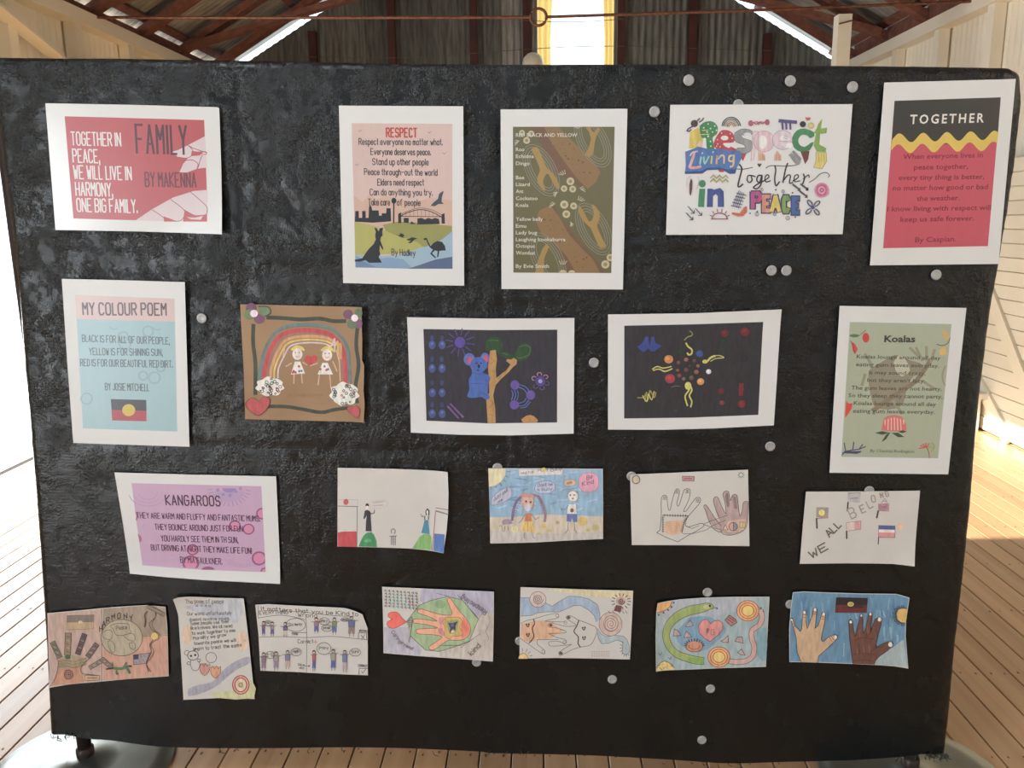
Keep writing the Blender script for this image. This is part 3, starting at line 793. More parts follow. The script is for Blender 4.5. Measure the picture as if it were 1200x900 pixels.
s.line('printed_bridge', C2, [(312, 540), (350, 522), (400, 509), (450, 517), (505, 545)], 3.5, 5); s.line('printed_bridge', C2, [(312, 532), (355, 514), (400, 502), (455, 510), (505, 536)], 2, 5)
s.line('printed_bridge', C2, [(308, 538), (508, 540)], 3)
for k in range(11): x = 325+k*17; s.line('printed_bridge', C2, [(x, 539), (x, 508+abs(x-402)**2*.0032)], 1.2)
s.line('printed_skyline', C2, [(288, 566), (289, 470)], 6); s.poly('printed_skyline', C2, circ(289, 470, 11, 13)); s.poly('printed_skyline', C2, [(360, 572), (366, 560), (384, 572)])
s.poly('printed_kangaroo', C2, [(203, 587), (213, 590), (222, 604), (228, 590), (243, 588), (238, 606), (240, 622), (232, 630), (230, 645), (243, 680), (240, 686), (228, 664), (226, 690), (230, 705), (222, 716), (232, 732), (236, 741), (180, 742), (165, 730), (140, 737), (118, 736), (118, 728), (150, 722), (165, 700), (180, 680), (200, 660), (210, 640), (207, 622), (210, 606)])
s.poly('printed_emu', C2, [(418, 636), (428, 632), (434, 634), (440, 650), (450, 668), (462, 655), (480, 646), (500, 650), (513, 668), (516, 688), (502, 688), (488, 690), (484, 715), (478, 718), (481, 690), (468, 688), (456, 700), (474, 718), (470, 722), (448, 702), (460, 684), (448, 676), (436, 656), (432, 642), (422, 642)])
s.poly('printed_kangaroo#2', C2, [(300, 618), (312, 622), (318, 612), (330, 616), (337, 624), (328, 626), (336, 634), (322, 630), (312, 626)])
s.poly('printed_kangaroo#3', C2, [(343, 640), (356, 636), (368, 630), (380, 632), (393, 636), (380, 640), (370, 650), (362, 656), (350, 654), (364, 645), (352, 644)])
s.poly('printed_bird', (72, 84, 100), [(450, 492), (462, 478), (482, 462), (487, 440), (500, 430), (508, 428), (500, 452), (498, 474), (508, 484), (485, 484), (468, 494)])
for x, y in ((142, 165), (446, 172), (512, 264), (128, 314)): s.lines('distant_birds', (170, 150, 150), 2.5, [(x-8, y-4), (x-2, y+2), (x+6, y-6)])
s.write('title_lettering', (205, 84, 74), 'RESPECT', (257, 190), (389, 191), 38, 6.5, gap=2.2)
for t_, a, b_ in (('Respect everyone no matter what.', (136, 224), (501, 226)), ('Everyone deserves peace.', (188, 268), (450, 270)), ('Stand up other people', (196, 312), (440, 314)), ('Peace through-out the world', (160, 356), (479, 360)), ('Elders need respect', (218, 402), (420, 403)), ('Can do anything you try.', (185, 445), (458, 447)), ('Take care', (178, 489), (271, 490)), ('of people', (304, 490), (405, 492)), ('By Hadley', (280, 708), (383, 712))):
    s.write('lettering', (78, 72, 76), t_, a, b_, 27, 3.2, gap=1.7)
s.done()

# ---- 3 olive RED BLACK AND YELLOW
s = Sheet('poster', 'olive and ochre poster headed RED BLACK AND YELLOW with white animal list', 'poster', (575, 115, 3.75), [(44, 51), (600, 48), (580, 840), (48, 838)], (224, 228, 226))
s.poly('printed_panel', (112, 106, 66), [(98, 127), (544, 127), (529, 768), (100, 766)])
s.clip_to([(98, 127), (544, 127), (529, 768), (100, 766)])
OC, BR, YO, GR = (150, 116, 72), (124, 92, 66), (176, 142, 76), (140, 138, 118)
s.poly('printed_bands', BR, [(176, 128), (260, 128), (420, 370), (400, 395), (300, 330), (290, 345), (230, 220)])
s.poly('printed_bands', OC, [(235, 128), (300, 130), (385, 215), (445, 268), (482, 325), (462, 370), (425, 400), (380, 355), (320, 275), (262, 190)])
s.poly('printed_bands', BR, [(275, 470), (330, 560), (400, 640), (470, 720), (500, 767), (300, 767), (330, 740), (250, 600)])
s.poly('printed_bands', OC, [(198, 540), (212, 495), (262, 470), (300, 520), (345, 600), (400, 660), (450, 710), (480, 767), (375, 767), (330, 690), (270, 630), (225, 600)])
rng = random.Random(4)
for i in range(46):
    t_ = rng.random(); o_ = rng.uniform(-32, 32)
    s.dots('dotting', (112, 78, 50), [(280+t_*150+o_*.8, 165+t_*190-o_*.6)] if i % 2 else [(240+t_*180+o_*.8, 510+t_*220-o_*.6)], rng.uniform(1.5, 4.5), 6)
def figure(cx, cy, fl, hx=1):
    for r in ((44, 98, 2.6), (54, 112, 2.4), (64, 124, 2.2), (34, 86, 2.6)): s.line('outline_drawing', GR, circ(cx, cy, r[0], r[1], 26, rot=-28), r[2]+1.2, closed=True)
def T(pts, ox, oy, k=1, f=1): return [(ox+x*k, oy+y*k*f) for x, y in pts]
figure(222, 318, 1); figure(448, 190, 1); figure(452, 575, 1); figure(250, 705, 1)
arm = [(-45, -85), (-20, -95), (0, -60), (22, -8), (40, 10), (62, 35), (78, 70), (72, 92), (50, 60), (32, 25), (18, 30), (8, 60), (20, 95), (5, 92), (-16, 60), (-14, 30), (-5, 5), (-20, -35)]
s.poly('printed_arms', YO, T(arm, 222, 310), 2)
s.poly('printed_arms', YO, T([(-x, -y) for x, y in arm], 462, 565), 2)
s.poly('printed_arms', YO, [(416, 130), (432, 150), (440, 180), (430, 220), (412, 250), (432, 262), (450, 245), (456, 200), (464, 165), (480, 140), (470, 130), (456, 150), (446, 148), (436, 128)])
s.poly('printed_arms', YO, [(195, 767), (205, 720), (228, 660), (245, 640), (258, 650), (236, 700), (232, 767)])
for x, y, r in ((350, 366, 17), (322, 398, 14), (360, 400, 15), (323, 468, 18), (364, 474, 15), (332, 510, 17), (158, 187, 15), (178, 158, 14), (138, 154, 13), (503, 730, 18), (524, 700, 16)):
    s.poly('printed_rosettes', (205, 196, 158), circ(x, y, r)); s.poly('printed_rosettes', (158, 142, 88), circ(x, y, r*.45))
s.poly('printed_rosettes', (205, 196, 158), circ(317, 766, 16, 12, 12, 180, 360)); s.poly('printed_rosettes', (205, 196, 158), circ(356, 766, 15, 11, 12, 180, 360))
for cx, cy, a0 in ((326, 340, 225), (295, 412, 140), (390, 400, 0), (284, 468, 180), (386, 454, -45), (350, 540, 70), (372, 138, -60), (128, 190, 160), (318, 735, -90), (130, 128, -90)):
    for k in range(4):
        a = math.radians(a0-30+k*20); s.line('printed_rosettes', (214, 208, 178), [(cx, cy), (cx+22*math.cos(a), cy+22*math.sin(a))] if False else [(cx+6*math.cos(a)+k*3-5, cy+6*math.sin(a)), (cx+24*math.cos(a)+k*3-5, cy+24*math.sin(a))], 2.4)
W3 = (226, 224, 208)
for t_, x1, y in (('RED BLACK AND YELLOW', 380, 171), ('Roo', 148, 234), ('Echidna', 190, 264), ('Dingo', 171, 295), ('Bee', 148, 357), ('Lizard', 172, 387), ('Ant', 144, 417), ('Cockatoo', 206, 448), ('Koala', 166, 478), ('Yellow belly', 229, 539), ('Emu', 156, 569), ('Lady bug', 204, 598), ('Laughing kookaburra', 328, 628), ('Octopus', 194, 657), ('Wombat', 195, 687), ('By Evie Smith', 256, 745)):
    s.type('lettering', W3, t_, (111, y), (x1, y), 16.5, .012)
s.done()

# ---- 4 hand-coloured Respect / Living together in PEACE
s = Sheet('poster', 'white poster of bright hand-coloured letters, Respect Living together in PEACE', 'poster', (770, 110, 5), [(75, 66), (1140, 62), (1082, 822), (50, 826)], (226, 225, 222), ink='crayon')
DK = (72, 70, 76)
def Rp(col, pts, sm=0, edge=None, ew=3):
    s.poly('coloured_letters', col, pts, sm)
    if edge: s.line('letter_outline', edge, curve(list(pts)+[pts[0]], sm) if sm else list(pts)+[pts[0]], ew)
Rp((222, 200, 70), [(190, 225), (235, 200), (270, 215), (262, 320), (185, 322)]); Rp((236, 205, 190), [(232, 300), (250, 270), (262, 300), (262, 322), (232, 322)])
Rp((70, 150, 95), [(245, 190), (280, 165), (325, 165), (352, 195), (348, 235), (322, 258), (330, 300), (330, 325), (290, 325), (283, 262), (262, 262), (250, 235)], 3)
s.dots('coloured_letters', (215, 235, 215), [(270, 200), (296, 178), (310, 205), (335, 190), (322, 225), (290, 225), (345, 215), (296, 250), (310, 280), (312, 308)], 5)
s.lines('coloured_letters', (215, 225, 110), 5, [(252, 240), (300, 238)], [(262, 215), (296, 214)])
Rp((205, 72, 84), [(345, 250), (375, 215), (420, 218), (447, 245), (445, 285), (385, 290), (400, 312), (440, 325), (400, 330), (345, 322), (328, 295)], 3)
s.poly('coloured_letters', (236, 232, 230), circ(392, 260, 22, 14)); s.dots('coloured_letters', (240, 215, 218), [(350, 270), (352, 295), (366, 312), (436, 262), (425, 235), (375, 232), (345, 308)], 4)
Rp((205, 72, 84), [(400, 330), (430, 310), (470, 330), (520, 350), (500, 395), (470, 350)])
Rp((160, 162, 166), [(452, 230), (490, 208), (540, 212), (557, 235), (520, 248), (490, 240), (500, 262), (545, 275), (558, 305), (540, 340), (500, 352), (462, 335), (470, 318), (510, 318), (505, 300), (462, 285), (448, 260)], 2, (110, 110, 116))
s.poly('coloured_letters', (228, 226, 226), circ(525, 240, 22, 12))
Rp((236, 214, 218), [(560, 222), (585, 222), (590, 245), (575, 260), (575, 330), (565, 390), (548, 390), (556, 300), (556, 240)])
s.poly('coloured_letters', (232, 200, 210), circ(622, 280, 62, 62)); s.line('letter_outline', (210, 160, 180), circ(622, 280, 62, 62), 3, closed=True)
s.poly('coloured_letters', (240, 238, 236), circ(614, 284, 26, 40)); s.lines('letter_outline', (205, 170, 180), 3, [(556, 222), (590, 222), (590, 395)], [(556, 222), (546, 395)])
s.poly('coloured_letters', (234, 214, 226), circ(732, 272, 60, 56, 24, -20, 320)); s.line('letter_outline', (190, 150, 180), circ(732, 272, 60, 56, 24, -20, 320), 3)
s.poly('coloured_letters', (242, 238, 238), circ(742, 262, 30, 16)); s.poly('coloured_letters', (242, 238, 238), [(722, 292), (795, 290), (780, 318), (745, 318)])
s.lines('letter_outline', (190, 150, 180), 3, [(712, 278), (790, 282)], [(742, 246), (770, 258)], [(735, 255), (765, 268)])
for x in (608, 702):     # small hands below p and e
    s.poly('coloured_letters', (228, 180, 150), [(x-22, 392), (x-20, 362), (x-4, 332), (x+6, 345), (x+20, 362), (x+22, 392)]); s.lines('letter_outline', (170, 120, 100), 2.5, [(x-8, 390), (x-6, 358)], [(x+4, 390), (x+4, 352)], [(x+14, 390), (x+12, 364)])
Rp((72, 150, 98), [(915, 250), (912, 225), (860, 205), (815, 215), (786, 260), (796, 315), (840, 342), (890, 330), (912, 285), (890, 292), (860, 312), (830, 300), (822, 270), (842, 242), (875, 245), (890, 262)], 2)
Rp((128, 76, 70), [(835, 340), (888, 335), (880, 385), (862, 412), (850, 378)])
Rp((138, 178, 72), [(962, 148), (955, 205), (990, 200), (986, 232), (950, 235), (945, 298), (985, 320), (982, 342), (930, 340), (912, 305), (925, 235), (912, 230), (930, 205), (940, 175)])
Rp((228, 212, 100), [(925, 345), (985, 345), (988, 395), (960, 440), (912, 432), (925, 395)], 0, (170, 150, 70)); s.lines('letter_outline', (170, 150, 70), 2.5, [(942, 350), (944, 400)], [(958, 350), (960, 396)], [(972, 350), (974, 392)])
# Living
Rp((84, 130, 196), [(162, 340), (205, 325), (235, 310), (270, 318), (300, 325), (360, 322), (420, 332), (482, 335), (496, 365), (480, 400), (460, 440), (455, 468), (420, 470), (395, 455), (350, 445), (290, 448), (262, 468), (160, 470), (165, 420)])
s.poly('letter_outline', (58, 92, 160), [(160, 456), (258, 452), (290, 434), (360, 432), (400, 442), (460, 444), (455, 468), (420, 470), (395, 455), (350, 445), (290, 448), (262, 468), (160, 470)])
PK = (232, 170, 172)
s.line('living_lettering', PK, [(214, 345), (208, 372), (196, 408), (188, 430), (220, 434), (252, 426)], 15, 4); s.line('living_lettering', (240, 205, 200), [(192, 362), (205, 344), (234, 338)], 8, 3)
for pts, c in (([(255, 372), (248, 412)], (150, 215, 205)), ([(270, 372), (276, 410), (300, 368)], (150, 215, 205)), ([(318, 368), (314, 408)], (228, 215, 110)), ([(344, 410), (348, 368), (356, 380), (372, 362), (388, 368), (388, 408)], (236, 190, 160)), ([(436, 362), (420, 368), (418, 392), (440, 394), (446, 360), (442, 418), (425, 428)], (236, 205, 150))):
    s.line('living_lettering', c, pts, 10, 3)
s.lines('living_lettering', (240, 230, 230), 5, [(260, 352), (264, 346)], [(322, 346), (326, 340)]); s.poly('coloured_letters', (205, 72, 84), [(356, 446), (392, 446), (384, 460), (360, 458)])
# in
s.poly('coloured_letters', (60, 150, 110), circ(262, 527, 20, 22)); s.poly('coloured_letters', (66, 155, 112), [(244, 556), (278, 556), (272, 663), (236, 663)])
Rp((74, 92, 165), [(292, 556), (318, 556), (330, 562), (365, 552), (386, 572), (388, 663), (352, 663), (352, 600), (340, 586), (324, 600), (322, 663), (288, 663)])
# together, brush script
TG = (70, 66, 72)
for w_, pts in ((9, [(478, 415), (492, 440), (478, 500), (470, 538), (480, 545), (498, 530)]), (4, [(455, 440), (500, 442), (555, 432)]), (7, [(545, 478), (528, 482), (524, 508), (538, 520), (552, 505), (548, 480), (570, 486)]),
                (8, [(606, 478), (586, 482), (580, 508), (596, 518), (610, 480), (604, 530), (582, 556), (560, 550), (580, 532), (618, 512)]), (6, [(618, 512), (650, 490), (642, 474), (628, 490), (632, 516), (660, 510)]),
                (8, [(686, 425), (690, 450), (684, 500), (692, 538), (712, 516)]), (4, [(634, 436), (660, 422), (740, 424), (800, 420), (822, 412)]), (8, [(760, 408), (748, 440), (732, 520)]), (7, [(735, 510), (760, 478), (776, 482), (770, 522), (790, 520)]),
                (6, [(790, 512), (820, 492), (818, 474), (800, 484), (800, 514), (832, 510)]), (8, [(852, 470), (858, 495), (848, 528)]), (6, [(852, 500), (880, 476), (886, 490)]), (4, [(886, 520), (920, 498), (950, 470), (985, 462), (1004, 478), (996, 490)])):
    s.line('script_lettering', TG, pts, w_, 5)
s.poly('doodles', DK, [(582, 412), (590, 408), (594, 416), (600, 408), (608, 414), (594, 432)])
# PEACE
PCE = (('P', 556, 600, 666, (200, 84, 150)), ('E', 622, 652, 684, (228, 150, 120)), ('A', 668, 710, 684, (232, 205, 76)), ('C', 738, 762, 688, (130, 170, 90)), ('E', 796, 822, 696, (72, 112, 176)))
for ch, x0, x1, yb, c in PCE: s.write('letter_outline', (88, 84, 120), ch, (x0, yb), (x1, yb), 82, 38, upv=(0, -1))
for ch, x0, x1, yb, c in PCE: s.write('coloured_letters', c, ch, (x0, yb), (x1, yb), 82, 23, upv=(0, -1))
for x, y, r in ((580, 705, 11), (684, 705, 9), (760, 728, 11), (732, 572, 9), (608, 562, 9)): s.line('doodles', (140, 132, 140), circ(x, y, r), 3, closed=True); s.line('doodles', (140, 132, 140), [(x, y-r), (x, y+r)], 2.5)
s.dots('doodles', (90, 86, 140), [(540, 580), (690, 563), (788, 580), (804, 722), (540, 700), (582, 690)], 5)
# doodles around
s.poly('doodles', (92, 74, 78), circ(215, 176, 21)); s.lines('doodles', (92, 74, 78), 7, [(204, 192), (178, 208), (172, 218), (184, 222), (196, 212)], [(232, 160), (246, 146)], [(244, 168), (262, 156), (268, 144)])
for r, c in ((54, (70, 68, 78)), (44, (88, 96, 108)), (34, (190, 175, 130)), (24, (150, 110, 100)), (15, (205, 150, 80))): s.line('doodles', c, circ(430, 196, r, r*1.05, 14, 188, 352), 5.5)
s.poly('doodles', (196, 100, 124), circ(544, 174, 15, 17)); s.poly('doodles', (196, 100, 124), circ(640, 168, 14, 17)); s.line('doodles', (210, 120, 140), [(556, 176), (580, 164), (590, 182), (605, 166), (628, 172)], 6, 3); s.line('doodles', (180, 76, 104), [(560, 168), (576, 180), (596, 166), (612, 178), (628, 165)], 5, 3)
s.line('doodles', (104, 92, 150), [(712, 160), (760, 164), (808, 168)], 20, 3)
for x in (728, 750, 774): s.line('doodles', (104, 92, 150), [(x, 172), (x+2, 208)], 11)
s.poly('doodles', (66, 68, 76), circ(848, 180, 18)); s.poly('doodles', (214, 96, 104), [(860, 140), (894, 140), (890, 156), (872, 160)]); s.poly('doodles', (206, 190, 110), circ(896, 188, 19)); s.poly('doodles', (226, 216, 130), circ(896, 188, 11))
for dx in (0, 26): s.poly('doodles', (152, 152, 156), [(764+dx, 358-dx*.8), (780+dx, 350-dx*.8), (834+dx*.1, 402-dx*.5), (824, 418-dx*.3), (806, 412)] if dx == 0 else [(784, 340), (796, 332), (838, 380), (832, 400), (818, 392)])
s.line('doodles', (180, 180, 182), [(778, 345), (832, 405)], 4)
for dy in (0, 22): s.line('doodles', (170, 170, 92), [(308, 494+dy), (326, 476+dy), (344, 496+dy), (362, 476+dy), (380, 496+dy), (398, 478+dy), (412, 494+dy)], 6)
s.poly('doodles', (112, 80, 84), [(194, 496), (204, 510), (202, 560), (194, 598), (186, 585), (186, 530)]); s.lines('doodles', (220, 190, 180), 3, [(170, 540), (172, 500), (196, 482)], [(226, 560), (240, 510), (232, 484)], smooth=3)
for a, b_ in (((790, 532), (830, 562)), ((836, 530), (876, 560)), ((832, 572), (872, 602))):
    s.line('doodles', (92, 90, 96), [a, b_], 10); s.poly('doodles', (92, 90, 96), [(b_[0]-14, b_[1]+8), (b_[0]+4, b_[1]+8), (b_[0]+2, b_[1]-14)])
for r, c in ((42, (226, 140, 176)), (33, (212, 100, 150)), (23, (236, 170, 196)), (13, (200, 84, 140)), (5, (236, 190, 206))): s.poly('doodles', c, circ(958, 565, r, r*1.03))
for x, y in ((888, 640), (932, 642), (880, 690), (930, 694)):
    dx, dy = x-906, y-665; L_ = math.hypot(dx, dy); a = math.degrees(math.atan2(dy, dx)); s.line('doodles', (92, 92, 112), circ(906+dx*.95, 665+dy*.95, 20, 10, 12, -150, 150, a), 7)
s.dots('doodles', (100, 88, 150), [(906, 665)], 12)
for a, b_ in (((168, 698), (206, 738)), ((178, 660), (214, 700)), ((222, 672), (258, 712))): s.line('doodles', (72, 82, 100), [a, b_], 5); s.lines('doodles', (72, 82, 100), 5, [(b_[0], b_[1]-16), b_], [(b_[0]-18, b_[1]), b_])
s.line('doodles', (166, 84, 96), circ(362, 732, 44, 34, 14, 180, 360), 6); s.line('doodles', (166, 84, 96), [(312, 733), (410, 733)], 6)
for a in range(-160, 0, 28): s.line('doodles', (166, 84, 96), [(362+50*math.cos(math.radians(a)), 730+40*math.sin(math.radians(a))), (362+60*math.cos(math.radians(a)), 730+56*math.sin(math.radians(a)))], 5)
s.poly('doodles', (222, 106, 80), [(434, 694), (480, 700), (504, 664), (520, 658), (520, 690), (500, 716), (470, 718), (434, 706)])
for k in range(4): s.line('doodles', (84, 90, 130), [(476+k*12-k*3, 566+k*5), (440+k*10, 655+k*6)], 3)
for k in range(4):
    for j in range(5): s.line('doodles', (84, 90, 130), [(462-j*8+k*14, 582+j*18+k*3), (474-j*8+k*14, 586+j*18+k*3)], 5)
s.done()

# ---- 5 red and black TOGETHER
s = Sheet('poster', 'red and black poster headed TOGETHER with yellow wavy stripe, top right corner', 'poster', (1010, 80, 3.6), [(90, 62), (643, 47), (571, 825), (30, 831)], (222, 218, 214), mt='gloss_card')
s.poly('printed_panel', (206, 86, 104), [(133, 139), (580, 124), (526, 750), (85, 759)])
s.poly('printed_panel', (66, 64, 62), [(133, 139), (580, 124), (567, 290), (500, 318), (440, 300), (380, 322), (300, 318), (200, 320), (121, 315)])
wv = lambda off: [(121+i*6.2-off*.1, off+318-i*.18+19*math.sin(i*6.2/100*2*PI+2.8)) for i in range(73)]
top_, bot_ = wv(-22), wv(24)
for i in range(72): s.face('printed_wave', (226, 196, 90), [top_[i], top_[i+1], bot_[i+1], bot_[i]])
s.type('title_lettering', (236, 232, 226), 'TOGETHER', (197, 236), (508, 229), 40, .02, 1.35)
for t_, a, b_ in (('When everyone lives in', (168, 384), (504, 376)), ('peace together,', (214, 428), (442, 424)), ('every tiny thing is better,', (150, 472), (510, 467)), ('no matter how good or bad', (125, 516), (525, 510)), ('the weather.', (226, 560), (406, 556)), ('I know living with respect will', (102, 604), (538, 597)), ('keep us safe forever.', (157, 648), (467, 642)), ('By Caspian.', (219, 734), (392, 729))):
    s.type('lettering', (140, 50, 66), t_, a, b_, 22, .014)
s.done()

# ---- 6 MY COLOUR POEM
s = Sheet('poster', 'pale blue poem sheet headed MY COLOUR POEM with small flag, left side', 'poster', (60, 315, 4.09), [(57, 47), (645, 63), (667, 850), (112, 832)], (238, 238, 242),
          outline=[(57, 47), (350, 54), (645, 63), (656, 450), (667, 850), (112, 832), (82, 430)])
s.poly('printed_panel', (176, 214, 222), [(122, 125), (596, 142), (609, 777), (158, 762), (140, 440)])
s.poly('printed_panel', (238, 208, 204), [(122, 125), (596, 142), (598, 252), (130, 240)])
for x, y, r in ((360, 355, 28), (470, 298, 24), (446, 510, 20), (500, 520, 27), (176, 620, 26), (352, 325, 24), (530, 470, 20)): s.line('printed_rings', (160, 194, 204), circ(x, y, r), 8, closed=True)
for x, y in ((305, 285), (512, 288)): s.line('printed_rings', (160, 194, 204), [(x-18, y-8), (x-4, y+4), (x+16, y)], 6, 3)
s.write('title_lettering', (104, 84, 90), 'MY COLOUR POEM', (160, 218), (556, 221), 56, 7.5, gap=2)
for t_, a, b_ in (('BLACK IS FOR ALL OF OUR PEOPLE,', (156, 347), (571, 360)), ('YELLOW IS FOR SHINING SUN,', (190, 410), (538, 415)), ('RED IS FOR OUR BEAUTIFUL RED DIRT.', (148, 463), (586, 471)), ('BY JOSIE MITCHELL', (266, 578), (474, 583))):
    s.write('lettering', (104, 116, 124), t_, a, b_, 32, 4, gap=1.9)
s.poly('printed_flag', (66, 70, 84), [(292, 622), (461, 626), (462, 678), (295, 673)]); s.poly('printed_flag', (196, 66, 84), [(295, 673), (462, 678), (462, 728), (298, 724)]); s.poly('printed_flag', (232, 205, 70), circ(377, 675, 31, 29, 28))
s.done()

# ---- 7 kraft rainbow collage
s = Sheet('collage', 'brown kraft paper collage of a painted rainbow over two girls and a heart', 'collage', (270, 340, 5.294), [(66, 87), (822, 103), (832, 815), (97, 797)], (200, 200, 198),
          outline=[(66, 87), (200, 88), (420, 94), (822, 103), (820, 200), (824, 300), (822, 430), (836, 460), (832, 620), (838, 700), (832, 815), (480, 806), (97, 797), (88, 500), (74, 250)], mt='kraft', ink='crayon', curls=((0, .8, 1, .006),))
GN = (66, 72, 60)
s.line('painted_border#1', GN, [(235, 168), (340, 172), (440, 180), (560, 175), (640, 190), (715, 190)], 24, 4); s.line('painted_border#2', GN, [(148, 215), (146, 330), (160, 450), (160, 640)], 24, 4)
s.line('painted_border#3', GN, [(795, 220), (785, 340), (800, 460), (780, 600), (790, 690)], 24, 4); s.line('painted_border#4', GN, [(240, 718), (350, 720), (450, 735), (565, 755), (640, 740), (725, 728)], 22, 4)
def arc7(col, rx0, w_, topy, xl, xr, yl, yr):
    cx = (xl+xr)/2; s.line('painted_rainbow', col, [(xl, yl), (xl+4, yl-60), (xl+28+(cx-xl)*.06, topy+(yl-topy)*.38), (xl+(cx-xl)*.45, topy+(yl-topy)*.09), (cx, topy), (xr-(xr-cx)*.4, topy+(yr-topy)*.08), (xr-20, topy+(yr-topy)*.36), (xr, yr-80), (xr, yr)], w_, 6)
arc7((98, 126, 130), 0, 22, 212, 188, 742, 545, 560); arc7((110, 118, 104), 0, 8, 222, 176, 752, 560, 580)
arc7((196, 62, 66), 0, 26, 246, 214, 718, 545, 565); arc7((160, 104, 120), 0, 7, 264, 236, 696, 540, 540)
arc7((206, 150, 90), 0, 18, 284, 256, 686, 540, 420); arc7((212, 180, 80), 0, 12, 305, 276, 670, 540, 400); arc7((212, 186, 196), 0, 9, 324, 300, 650, 540, 380)
for x, yy in ((420, 395), (604, 400)):
    PG = 'painted_girl#%d' % x
    s.poly(PG, (212, 190, 84), [(x-42, yy-30), (x-10, yy-55), (x+32, yy-45), (x+44, yy-20), (x+20, yy-26), (x-24, yy-20)], 3)
    s.poly(PG, (224, 208, 200), circ(x, yy, 31, 36)); s.dots(PG, (90, 80, 80), [(x-12, yy-10), (x+12, yy-10)], 4); s.line(PG, (190, 90, 96), [(x-10, yy+12), (x, yy+18), (x+12, yy+10)], 3)
    s.line(PG, (226, 214, 206), [(x-24, yy-10), (x-8, yy-20)], 4)
s.poly('painted_girl#420', (222, 214, 208), [(405, 440), (438, 440), (468, 515), (380, 520)]); s.poly('painted_girl#604', (222, 214, 208), [(575, 448), (608, 448), (640, 520), (545, 520)])
s.dots('painted_girl#420', (196, 70, 90), [(398, 500), (408, 508), (392, 508), (430, 470)], 8); s.dots('painted_girl#604', (196, 70, 90), [(562, 488), (600, 492)], 8); s.dots('painted_girl#420', (96, 110, 150), [(432, 500), (446, 498)], 7); s.dots('painted_girl#604', (96, 110, 150), [(610, 488), (588, 470)], 7)
SK = (206, 170, 138)
s.lines('painted_girl#420', SK, 7, [(400, 520), (398, 575)], [(446, 518), (450, 572)], [(384, 450), (350, 470)], [(455, 445), (480, 462)], [(340, 360), (330, 420)])
s.lines('painted_girl#604', SK, 7, [(556, 522), (548, 585)], [(620, 522), (628, 605)], [(500, 466), (545, 450)], [(640, 440), (665, 500)], [(660, 370), (680, 440), (685, 560)])
s.poly('felt_heart', (200, 58, 62), curve([(505, 412), (522, 402), (540, 408), (542, 430), (520, 452), (500, 462), (478, 448), (466, 430), (472, 408), (490, 402), (505, 412)], 3)[:-1])
for x, y, c in ((185, 175, 0), (135, 110, 0), (215, 125, 1), (125, 150, 1)): s.poly('painted_flower#1', (120, 76, 104) if c == 0 else (104, 130, 88), circ(x, y, 34 if c == 0 else 36, 32), 0)
s.poly('painted_flower#1', (226, 206, 220), circ(152, 143, 24, 23)); s.line('painted_flower#1', (70, 72, 62), [(180, 100), (240, 102), (256, 140), (220, 160)], 7, 3)
for x, y, c in ((735, 148, 0), (800, 205, 0), (800, 140, 1), (760, 208, 1)): s.poly('painted_flower#2', (120, 76, 104) if c == 0 else (96, 118, 84), circ(x, y, 32 if x < 790 else 26, 30), 0)
s.poly('painted_flower#2', (230, 212, 224), circ(776, 170, 22, 22))
rng = random.Random(9)
for cx, cy, rx, ry in ((250, 595, 84, 58), (712, 640, 88, 70)):
    cl = [(cx+rx*(1+.09*math.sin(9*a))*math.cos(a), cy+ry*(1+.1*math.sin(7*a+1))*math.sin(a)) for a in [i*2*PI/48 for i in range(48)]]
    s.poly('fabric_cloud#%d' % cx, (220, 218, 208), cl)
    for k in range(26):
        a = rng.uniform(0, 2*PI); r = math.sqrt(rng.random())*.88; x, y = cx+rx*r*math.cos(a), cy+ry*r*math.sin(a)
        s.line('fabric_cloud#%d' % cx, rng.choice([(60, 56, 64), (160, 62, 80), (70, 110, 104), (60, 60, 70)]), circ(x, y, rng.uniform(5, 10), n=6), 4, closed=True)
for pts in ([(178, 690), (205, 662), (236, 660), (250, 690), (232, 730), (195, 765), (170, 770), (140, 752), (108, 720), (105, 695), (130, 670), (160, 668)], [(770, 722), (788, 712), (806, 735), (804, 765), (790, 786), (762, 770), (736, 748), (730, 728), (745, 716)]):
    s.poly('painted_heart#%d' % pts[0][0], (96, 62, 54), [(sum(p[0] for p in pts)/len(pts)+(x-sum(p[0] for p in pts)/len(pts))*1.07, sum(p[1] for p in pts)/len(pts)+(y-sum(p[1] for p in pts)/len(pts))*1.07) for x, y in pts], 2)
    s.poly('painted_heart#%d' % pts[0][0], (188, 70, 74), pts, 2)
for k, x in enumerate(range(360, 575, 17)): s.line('pencil_writing', (140, 108, 78), [(x, 655-(k % 3)*6), (x+8, 640+(k % 2)*10)], 4)
s.done()

# ---- 8 koala painting
s = Sheet('painting', 'dark painting of a blue koala clinging to a tree, white mount', 'painting', (470, 360, 5.4545), [(42, 61), (1107, 66), (1102, 801), (66, 795)], (212, 220, 228),
          outline=[(42, 61), (560, 70), (1107, 66), (1105, 440), (1102, 801), (700, 812), (380, 808), (66, 795), (54, 430)], curls=((90, .75, 1, .004), (-90, .8, 1, .005)), ink='crayon')
s.poly('printed_panel', (58, 56, 68), [(145, 137), (570, 144), (998, 141), (997, 732), (560, 738), (164, 721)])
VI, BL, LB = (112, 88, 178), (70, 110, 196), (64, 82, 132)
s.poly('painted_sun', (96, 76, 176), circ(378, 222, 34, 36)); 
for k in range(12): a = k*PI/6+.15; s.line('painted_sun', (88, 78, 160), [(378+46*math.cos(a), 222+46*math.sin(a)), (378+92*math.cos(a), 222+90*math.sin(a))], 6)
